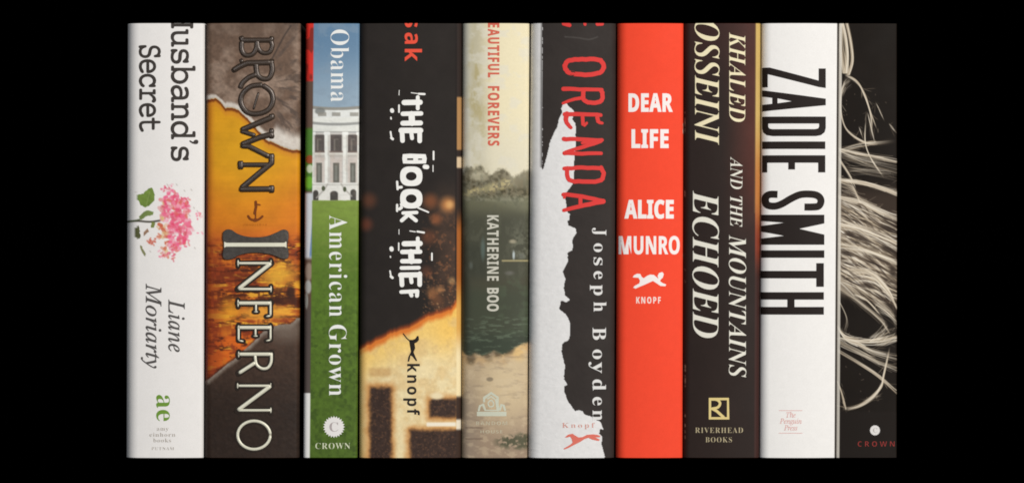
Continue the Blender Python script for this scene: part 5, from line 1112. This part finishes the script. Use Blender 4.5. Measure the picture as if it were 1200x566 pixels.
b.print_on('publisher_name', lay('Knopf', 'S', 500.5, 494.6, 658.5, 697, 'K', rot=False, fat=-0.1, track=90), ink((216, 160, 148)), 0.2)

# ================================================================== 7. red book
b = Book('red_book', 'plain red-orange book with white capitals and a small white running dog',
         (723.4, 721.8), (801, 799.8), (11, 4), 5.0, 0, 'matt_jacket', (240, 72, 48))
def p_red(X, Y):
    f = fbm(X / 6, Y / 6, 81)
    c = flat(X, (247, 76, 49)) * (0.985 + 0.03 * f)[..., None]
    rs = np.random.RandomState(4)
    for k in range(26):
        y = [150, 153, 430, 436, 425, 428, 500, 300][rs.randint(8)] + rs.randn() * 5
        paint(c, X, Y, [(800.6, y), (800.8, y + 2 + 3 * rs.rand())], .5, (238, 190, 170), .6, .4)
    return c
b.build(p_red)
w7 = ink((250, 240, 236))
b.print_on('title', lay('DEAR', 'B', 131, 110.5, 737, 787.5, 'E', rot=False, fat=0.6, track=14) + lay('LIFE', 'B', 173.3, 152.4, 740.5, 782.8, 'E', rot=False, fat=0.6, track=18), w7)
b.print_on('author_name', lay('ALICE', 'B', 255.6, 235, 732.5, 788.8, 'E', rot=False, fat=0.65, track=10) + lay('MUNRO', 'B', 297.6, 277, 725.5, 796.2, 'E', rot=False, fat=0.3, track=6), w7)
def dg(u, v): return (735 + u / 11.33, 310 + v / 11.32)
dog = [dg(*p) for p in ((72, 170), (90, 140), (130, 120), (172, 124), (192, 165), (218, 180), (260, 150), (300, 132), (352, 136), (395, 172), (412, 188), (402, 150), (420, 112), (465, 98), (484, 126), (470, 172), (440, 200), (436, 222), (470, 245), (516, 262), (505, 286), (440, 282), (385, 245), (340, 216), (296, 236), (225, 268), (165, 292), (110, 318), (78, 304), (100, 280), (160, 248), (168, 212), (148, 174), (108, 172))]
b.print_on('publisher_emblem', [[dog]], w7, 0.14, label='small white running dog')
b.print_on('publisher_name', lay('KNOPF', 'B', 355.3, 347.8, 745.5, 774, 'E', rot=False, fat=0.12, track=80), ink((252, 224, 214)))

# ================================================================== 8. dark brown book
b = Book('dark_brown_book', 'dark brown book with cream italic capitals in two columns and a thin gold edge',
         (801.6, 800.4), (891.4, 889.4), (8, 4.5), 4.5, 1.0, 'gloss_jacket', (40, 30, 28))
def p_brown(X, Y):
    n = fbm(X / 20, Y / 30, 91); f = fbm(X / 3, Y / 3, 92)
    c = mix(flat(X, (42, 31, 27)), (84, 40, 31), sm(842, 888, X) * (1 - sm(180, 330, Y)) * .95)
    c = mix(c, (62, 34, 30), .6 * (1 - sm(28, 130, Y)))
    c = c * (.93 + .14 * n)[..., None] * (.97 + .06 * f)[..., None]
    s = mix(flat(X, (206, 172, 100)), (190, 120, 60), sm(130, 220, Y)); s = mix(s, (132, 56, 36), sm(230, 285, Y)); s = mix(s, (62, 38, 34), sm(285, 330, Y))
    c = mix(c, (110, 84, 52), .6 * rect(X + (Y - 28) * .004, Y, 884.4, 886, 20, 250, .6))
    c = mix(c, s, sm(885.2, 886.2, X + (Y - 28) * .004))
    rs = np.random.RandomState(8)
    for k in range(34):
        y = [150, 145, 432, 438, 500, 230, 488, 330][rs.randint(8)] + rs.randn() * 6
        paint(c, X, Y, [(802.6, y), (802.9, y + 1.5 + 2 * rs.rand())], .45, (150, 130, 110), .6, .4)
    return c
b.build(p_brown)
c8 = (240, 228, 190)
b.print_on('author_name', lay('HOSSEINI', 'J', 814.2, 842.4, -7.5, 170.5, 'E', fat=-0.25, track=-6) + lay('KHALED', 'J', 854.2, 873.2, 38.5, 143.5, 'E', fat=-0.15, track=-2), ink(c8))
b.print_on('title', lay('AND', 'J', 855.6, 869.8, 184, 222, 'E', fat=-0.15) + lay('THE', 'J', 855.4, 869.6, 230, 266, 'E', fat=-0.15)
           + lay('MOUNTAINS', 'J', 854, 874, 275, 442, 'E', fat=-0.2, track=-2) + lay('ECHOED', 'J', 811.7, 841.8, 223.5, 396, 'E', fat=-0.25, track=-8), ink((232, 228, 214)))
def rv(u, v): return (820 + u / 8.083, 455 + v / 8.086)
b.print_on('publisher_emblem', [[[rv(84, 86), rv(274, 86), rv(278, 290), rv(84, 290)], [rv(106, 108), rv(256, 108), rv(256, 268), rv(106, 268)]],
           [stroke(spline([rv(108, 100), rv(160, 104), rv(190, 135), rv(170, 175), rv(108, 190)]), 1.5)], [stroke([rv(120, 190), rv(160, 212), rv(222, 268)], 1.6)]],
           ink((226, 204, 138)), 0.14, label='gold square with a letter R')
g8 = ink((186, 172, 138))
b.print_on('publisher_name', lay('RIVERHEAD', 'S', 506.6, 500.4, 814.5, 870.5, 'E', rot=False, fat=-0.1, track=44) + lay('BOOKS', 'S', 517.6, 511.6, 826.5, 857.5, 'B', rot=False, fat=-0.1, track=44), g8)

# ================================================================== 9. white book with condensed black capitals
b = Book('white_capitals_book', 'white book filled by tall condensed black capitals, right of the dark brown book',
         (892.2, 890), (981.4, 978.2), (11, 2.5), 5.0, 0, 'matt_jacket', (236, 233, 228))
def p_white(X, Y):
    f = fbm(X / 6, Y / 6, 101)
    c = flat(X, (242, 239, 235)) * (.99 + .02 * f)[..., None]
    return c
b.build(p_white)
ZS = []
def z1(u, v): return (885 + u / 3.54, 70 + v / 3.5375)
def z2(u, v): return (885 + u / 3.54, 215 + v / 3.5375)
def pg_(q, P, *holes): ZS.append([[q(*p) for p in P]] + [[q(*p) for p in h] for h in holes])
pg_(z1, [(34, 34), (60, 34), (262, 88), (262, 38), (292, 38), (292, 119), (262, 115), (52, 62), (52, 116), (30, 116), (30, 36)])
pg_(z1, [(30, 128), (292, 163), (292, 190), (30, 216), (30, 188), (70, 184), (70, 160), (30, 154)], [(92, 162), (150, 174), (92, 182)])
pg_(z1, [(30, 237), (292, 237), (292, 285), (287, 302), (272, 314), (250, 318), (72, 318), (48, 314), (34, 302), (30, 285)], [(54, 266), (54, 280), (60, 287), (72, 289), (246, 289), (260, 286), (264, 278), (264, 266)])
pg_(z1, [(30, 340), (290, 340), (290, 371), (30, 371)])
pg_(z1, [(30, 397), (290, 397), (290, 468), (260, 468), (260, 428), (164, 428), (164, 456), (136, 456), (136, 428), (50, 428), (50, 468), (30, 468)])
S_ = spline([(92, 46), (60, 46), (44, 58), (44, 80), (56, 92), (84, 94), (112, 84), (150, 62), (190, 46), (240, 46), (264, 56), (272, 74), (262, 94), (236, 98), (203, 98)], 5)
ZS.append([stroke([z2(*p) for p in S_], 4.15, False)])
pg_(z2, [(26, 130), (286, 130), (286, 166), (182, 188), (286, 212), (286, 254), (26, 254), (26, 228), (118, 217), (26, 200), (26, 176), (118, 163), (26, 156)])
pg_(z2, [(26, 277), (286, 277), (286, 308), (26, 308)])
pg_(z2, [(24, 362), (252, 362), (252, 330), (284, 330), (284, 428), (252, 428), (252, 393), (24, 393)])
pg_(z2, [(24, 450), (284, 450), (284, 481), (162, 481), (162, 511), (284, 511), (284, 543), (24, 543), (24, 511), (132, 511), (132, 481), (24, 481)])
b.print_on('author_name', ZS, ink((36, 28, 25)), 0.14, label='tall condensed black capitals')
pk = ink((226, 178, 172))
b.print_on('publisher_name', [[box(912.5, 940, 480.2, 480.9)], [box(912.5, 940, 506.6, 507.3)]] + lay('The', 'I', 488.5, 482.5, 921, 932, 'T', rot=False, fat=.1) + lay('Penguin', 'I', 495.8, 489.8, 913.5, 939, 'P', rot=False, fat=.1)
           + lay('Press', 'I', 503.6, 497.6, 918.5, 934, 'P', rot=False, fat=.1), pk, 0.12)

# ================================================================== 10. black book with blond hair
b = Book('hair_print_book', 'black book with strands of pale blond hair printed across its spine',
         (982.0, 978.9), (1051.3, 1051), (3.0, 2.0), 2.0, -1.0, 'matt_jacket', (26, 21, 18), 0.42)
def p_hair(X, Y):
    n = fbm(X / 14, Y / 14, 111)
    c = flat(X, (26, 20, 15)) * (.92 + .16 * n)[..., None]
    rs = np.random.RandomState(21)
    tones = [(240, 229, 210), (226, 212, 188), (202, 186, 160), (166, 149, 126), (248, 240, 224)]
    def bundle(P, n_, spread, w=0.8, a=.75, lo=0):
        D0 = spline(P, 5)
        for k in range(int(n_ * 1.6)):
            i = rs.randint(len(D0) - 1); (fx0, fy0), (fx1, fy1) = D0[i], D0[i + 1]
            an = math.atan2(fy1 - fy0, fx1 - fx0) + rs.randn() * .45; L = 5 + rs.rand() * 14; bend = rs.randn() * 2
            sx, sy = fx0 + rs.randn() * spread, fy0 + rs.randn() * spread * 1.5
            paint(c, X, Y, [(sx + math.cos(an) * L * t - math.sin(an) * bend * t * t, sy + math.sin(an) * L * t + math.cos(an) * bend * t * t) for t in (0, .33, .66, 1)], .25 + .25 * rs.rand(), tones[1 + rs.randint(3)], a * .6 * (.3 + .7 * rs.rand()), .5, .3)
        for k in range(int(n_ * 4)):
            o = rs.randn() * spread * 1.5; o2_ = rs.randn() * spread * 1.9
            i0 = rs.rand() * .25 if rs.rand() < .5 else 0
            D = spline(P if len(P) > 2 else [P[0], ((P[0][0] + P[1][0]) / 2, (P[0][1] + P[1][1]) / 2), P[1]], 6); D = D[int(i0 * len(D)):]; n2 = len(D); wob = rs.rand() * 6; am = .5 * rs.rand()
            if rs.rand() < .35: D = D[:max(4, int(n2 * (.45 + .5 * rs.rand())))]; n2 = len(D)
            Q = [(x + .4 * (o + (o2_ - o) * i / n2), y + (o + (o2_ - o) * i / n2) + am * math.sin(wob + i * .8)) for i, (x, y) in enumerate(D)]
            paint(c, X, Y, Q, w * (.14 + .40 * rs.rand() ** 2), tones[min(4, lo + rs.randint(5 - lo))], a * (.45 + .6 * rs.rand()), .55, .3 if D[0][0] > 984.5 else .0)
    # dark undertone of the dense locks
    c[:] = mix(c, (64, 52, 43), .8 * sm(205, 235, Y) * (1 - sm(335, 352, Y - .35 * (X - 985))))
    c[:] = mix(c, (210, 196, 172), .85 * ell(X, Y + 6 * (n - .5), 1008, 322, 36, 20, .6))
    c[:] = mix(c, (170, 152, 130), .6 * ell(X, Y + 6 * (n - .5), 1000, 268, 30, 12, .8))
    c[:] = mix(c, (190, 176, 156), .6 * ell(X, Y + 8 * (n - .5), 990, 262, 14, 26, .8))
    # top locks down the left
    for P, n_, s_ in (([(984.5, 29), (986, 54), (988.5, 70), (990.5, 86)], 6, 1.0), ([(987, 27), (991, 45), (993, 65), (992, 86)], 5, 1.0), ([(991.8, 27), (997, 50), (999, 72), (994, 88)], 6, .8)):
        for k in range(n_ * 3):
            o = rs.randn() * s_ * 1.5
            paint(c, X, Y, spline([(x + o + rs.randn() * .3, y) for x, y in P], 5), .2 + .5 * rs.rand() ** 2, tones[rs.randint(4)], .5 + .4 * rs.rand(), .55)
    bundle([(989, 88), (1004.5, 97), (1013.7, 112), (1019.4, 130), (1027.5, 152)], 7, 1.2, 1.0, .8)
    bundle([(1006, 97), (1016, 120), (1021, 140), (1020, 165)], 4, 1.5, .8, .6)
    bundle([(993, 89), (986.5, 108), (985.5, 130), (992, 152), (1011, 166.4), (1027.5, 168), (1052, 165)], 6, .8, .9, .8)
    bundle([(986, 112), (990, 100), (997, 92)], 5, 2, .7, .5)
    bundle([(984, 176), (1004.5, 171), (1027, 167.5)], 3, .8, .8, .8)
    bundle([(1015, 135), (1013.7, 165), (1020.6, 186), (1036, 208)], 3, .8, .7, .75)
    bundle([(1016, 130), (1025, 168)], 2, .7, .7, .7); bundle([(1026, 120), (1036, 141)], 2, 1, .5, .6); bundle([(1042, 146), (1051, 156)], 2, 1, .5, .6)
    bundle([(1007, 150), (1011, 162)], 3, 1, .6, .6)
    bundle([(984, 176), (1016, 182.5), (1052, 189.6)], 4, .7, .9, .85, 0)
    bundle([(984, 178), (1010, 187), (1052, 197)], 10, 4, .7, .5)
    bundle([(990, 199), (1016, 201), (1052, 206)], 6, 2, .6, .5); bundle([(983, 186), (996, 206), (1000, 214)], 8, 2.5, .7, .5)
    bundle([(983, 211), (1016, 215.5), (1052, 227)], 9, 1.1, 1.1, .9)
    bundle([(983, 214), (1000, 222), (1008, 236), (1020, 244)], 14, 4, .7, .5)
    bundle([(983, 232), (1010, 238), (1030, 247), (1052, 256)], 12, 2, .9, .7)
    for k in range(520):
        y0 = 232 + rs.rand() * 98; dy = 12 + rs.rand() * 26
        x0 = 981 + (rs.rand() ** 2) * 40; L = 14 + rs.rand() * 52
        am = rs.randn() * 2.2
        P = [(x0 + L * t, y0 + (x0 - 983) * .3 + dy * t * L / 60 + am * math.sin(3.1 * t) + dy * .25 * t * t) for t in (0, .2, .4, .6, .8, 1)]
        dark = rs.rand() < .40
        paint(c, X, Y, P, (.2 + .5 * rs.rand() ** 2) * (1.5 if dark else 1), [(50, 40, 34), (70, 58, 48), (96, 82, 68)][rs.randint(3)] if dark else tones[rs.randint(5)], .55 + .45 * rs.rand(), .5, .2)
    for (x, y, rx, ry) in ((992, 297, 7, 3), (1034, 302, 14, 2.6), (1010, 280, 10, 2.4), (1040, 292, 8, 3), (1016, 334, 6, 2.6), (1040, 268, 9, 3), (996, 274, 6, 2.6), (1046, 318, 4, 6)):
        c[:] = mix(c, (54, 44, 37), .8 * ell(X + 4 * (n - .5), Y - .28 * (X - x) + 3 * (n - .5), x, y, rx, ry, .6))
    bundle([(983, 262), (1010, 268), (1052, 286)], 9, 2.2, 1.0, .8, 0)
    bundle([(983, 288), (1010, 292), (1040, 303), (1052, 308)], 8, 2, 1.0, .8)
    bundle([(990, 320), (1020, 322), (1040, 340), (1052, 362)], 16, 4, 1.0, .75)
    bundle([(984, 338), (1005, 352), (1030, 372), (1040, 384)], 9, 2.5, .7, .5)
    bundle([(1000, 345), (1016, 352), (1032, 369)], 3, .8, .9, .9)
    bundle([(1020, 352), (1040, 366), (1052, 378)], 10, 4, .8, .6)
    bundle([(983, 352), (992, 372), (990, 388)], 3, 1.5, .6, .4)
    # lower locks
    bundle([(982, 384), (994, 397), (1022, 400.5), (1052, 395)], 8, 1.6, 1.1, .85)
    bundle([(984, 396), (1004, 402), (1022, 411), (1052, 419)], 7, 1.6, 1.0, .8)
    bundle([(984, 402), (1010, 414), (1030, 424), (1052, 432)], 6, 1.8, .9, .7)
    bundle([(982, 411), (1008, 426.6), (1028, 440), (1052, 461)], 5, 1.0, .9, .8)
    bundle([(1018, 400), (1032, 392), (1042, 382)], 6, 2, .9, .6); bundle([(1024, 404), (1040, 398), (1052, 391)], 5, 2, .9, .7)
    bundle([(1043, 404), (1040, 420), (1035.6, 440), (1032, 454), (1016.6, 469), (999, 477.5), (984, 476)], 5, .7, .9, .85)
    bundle([(1034, 446), (1026, 462), (1010, 474), (986, 480)], 4, .8, .7, .5)
    bundle([(982, 448), (987, 462), (990, 476)], 8, 1.8, .9, .6)
    bundle([(1010, 470), (1026, 466), (1034, 464)], 2, .8, .5, .5)
    for k in range(26):
        x = 988 + rs.rand() * 50; y = [122, 130, 440, 432, 120, 474][rs.randint(6)] + rs.randn() * 9
        paint(c, X, Y, [(x, y), (x + rs.randn(), y + 1)], .4, (130, 116, 100), .5, .5)
    c[:] = mix(c, (30, 24, 20), sm(480, 484, Y))
    # the pale turned edge on the left
    s = X + (Y - 28) * (3.2 / 508)
    e = mix(flat(X, (222, 215, 202)), (206, 200, 188), sm(300, 480, Y))
    c[:] = mix(c, e, (1 - sm(986.2, 987.6, s)) * .9)
    c[:] = mix(c, (70, 62, 56), .8 * (1 - sm(983.2, 984, s)))
    return c
b.build(p_hair)
dot = []
for k in range(40):
    a = 2 * math.pi * k / 40; q = 6.2 if k % 2 == 0 else 5.4
    dot.append((1025.3 + q * math.cos(a), 503.8 + q * math.sin(a)))
em = b.print_on('publisher_emblem', [[dot]], ink((226, 222, 218)), 0.12, label='small white sun disc with a letter C')
b.print_on('letter', lay('C', 'S', 506.4, 501, 1022.8, 1028, 'C', rot=False, fat=-0.05), ink((180, 174, 168)), 0.22, parent=em)
b.print_on('publisher_name', lay('CROWN', 'B', 522.8, 516.6, 1005, 1048.5, 'E', rot=False, fat=-0.2, track=130), ink((146, 52, 48)))
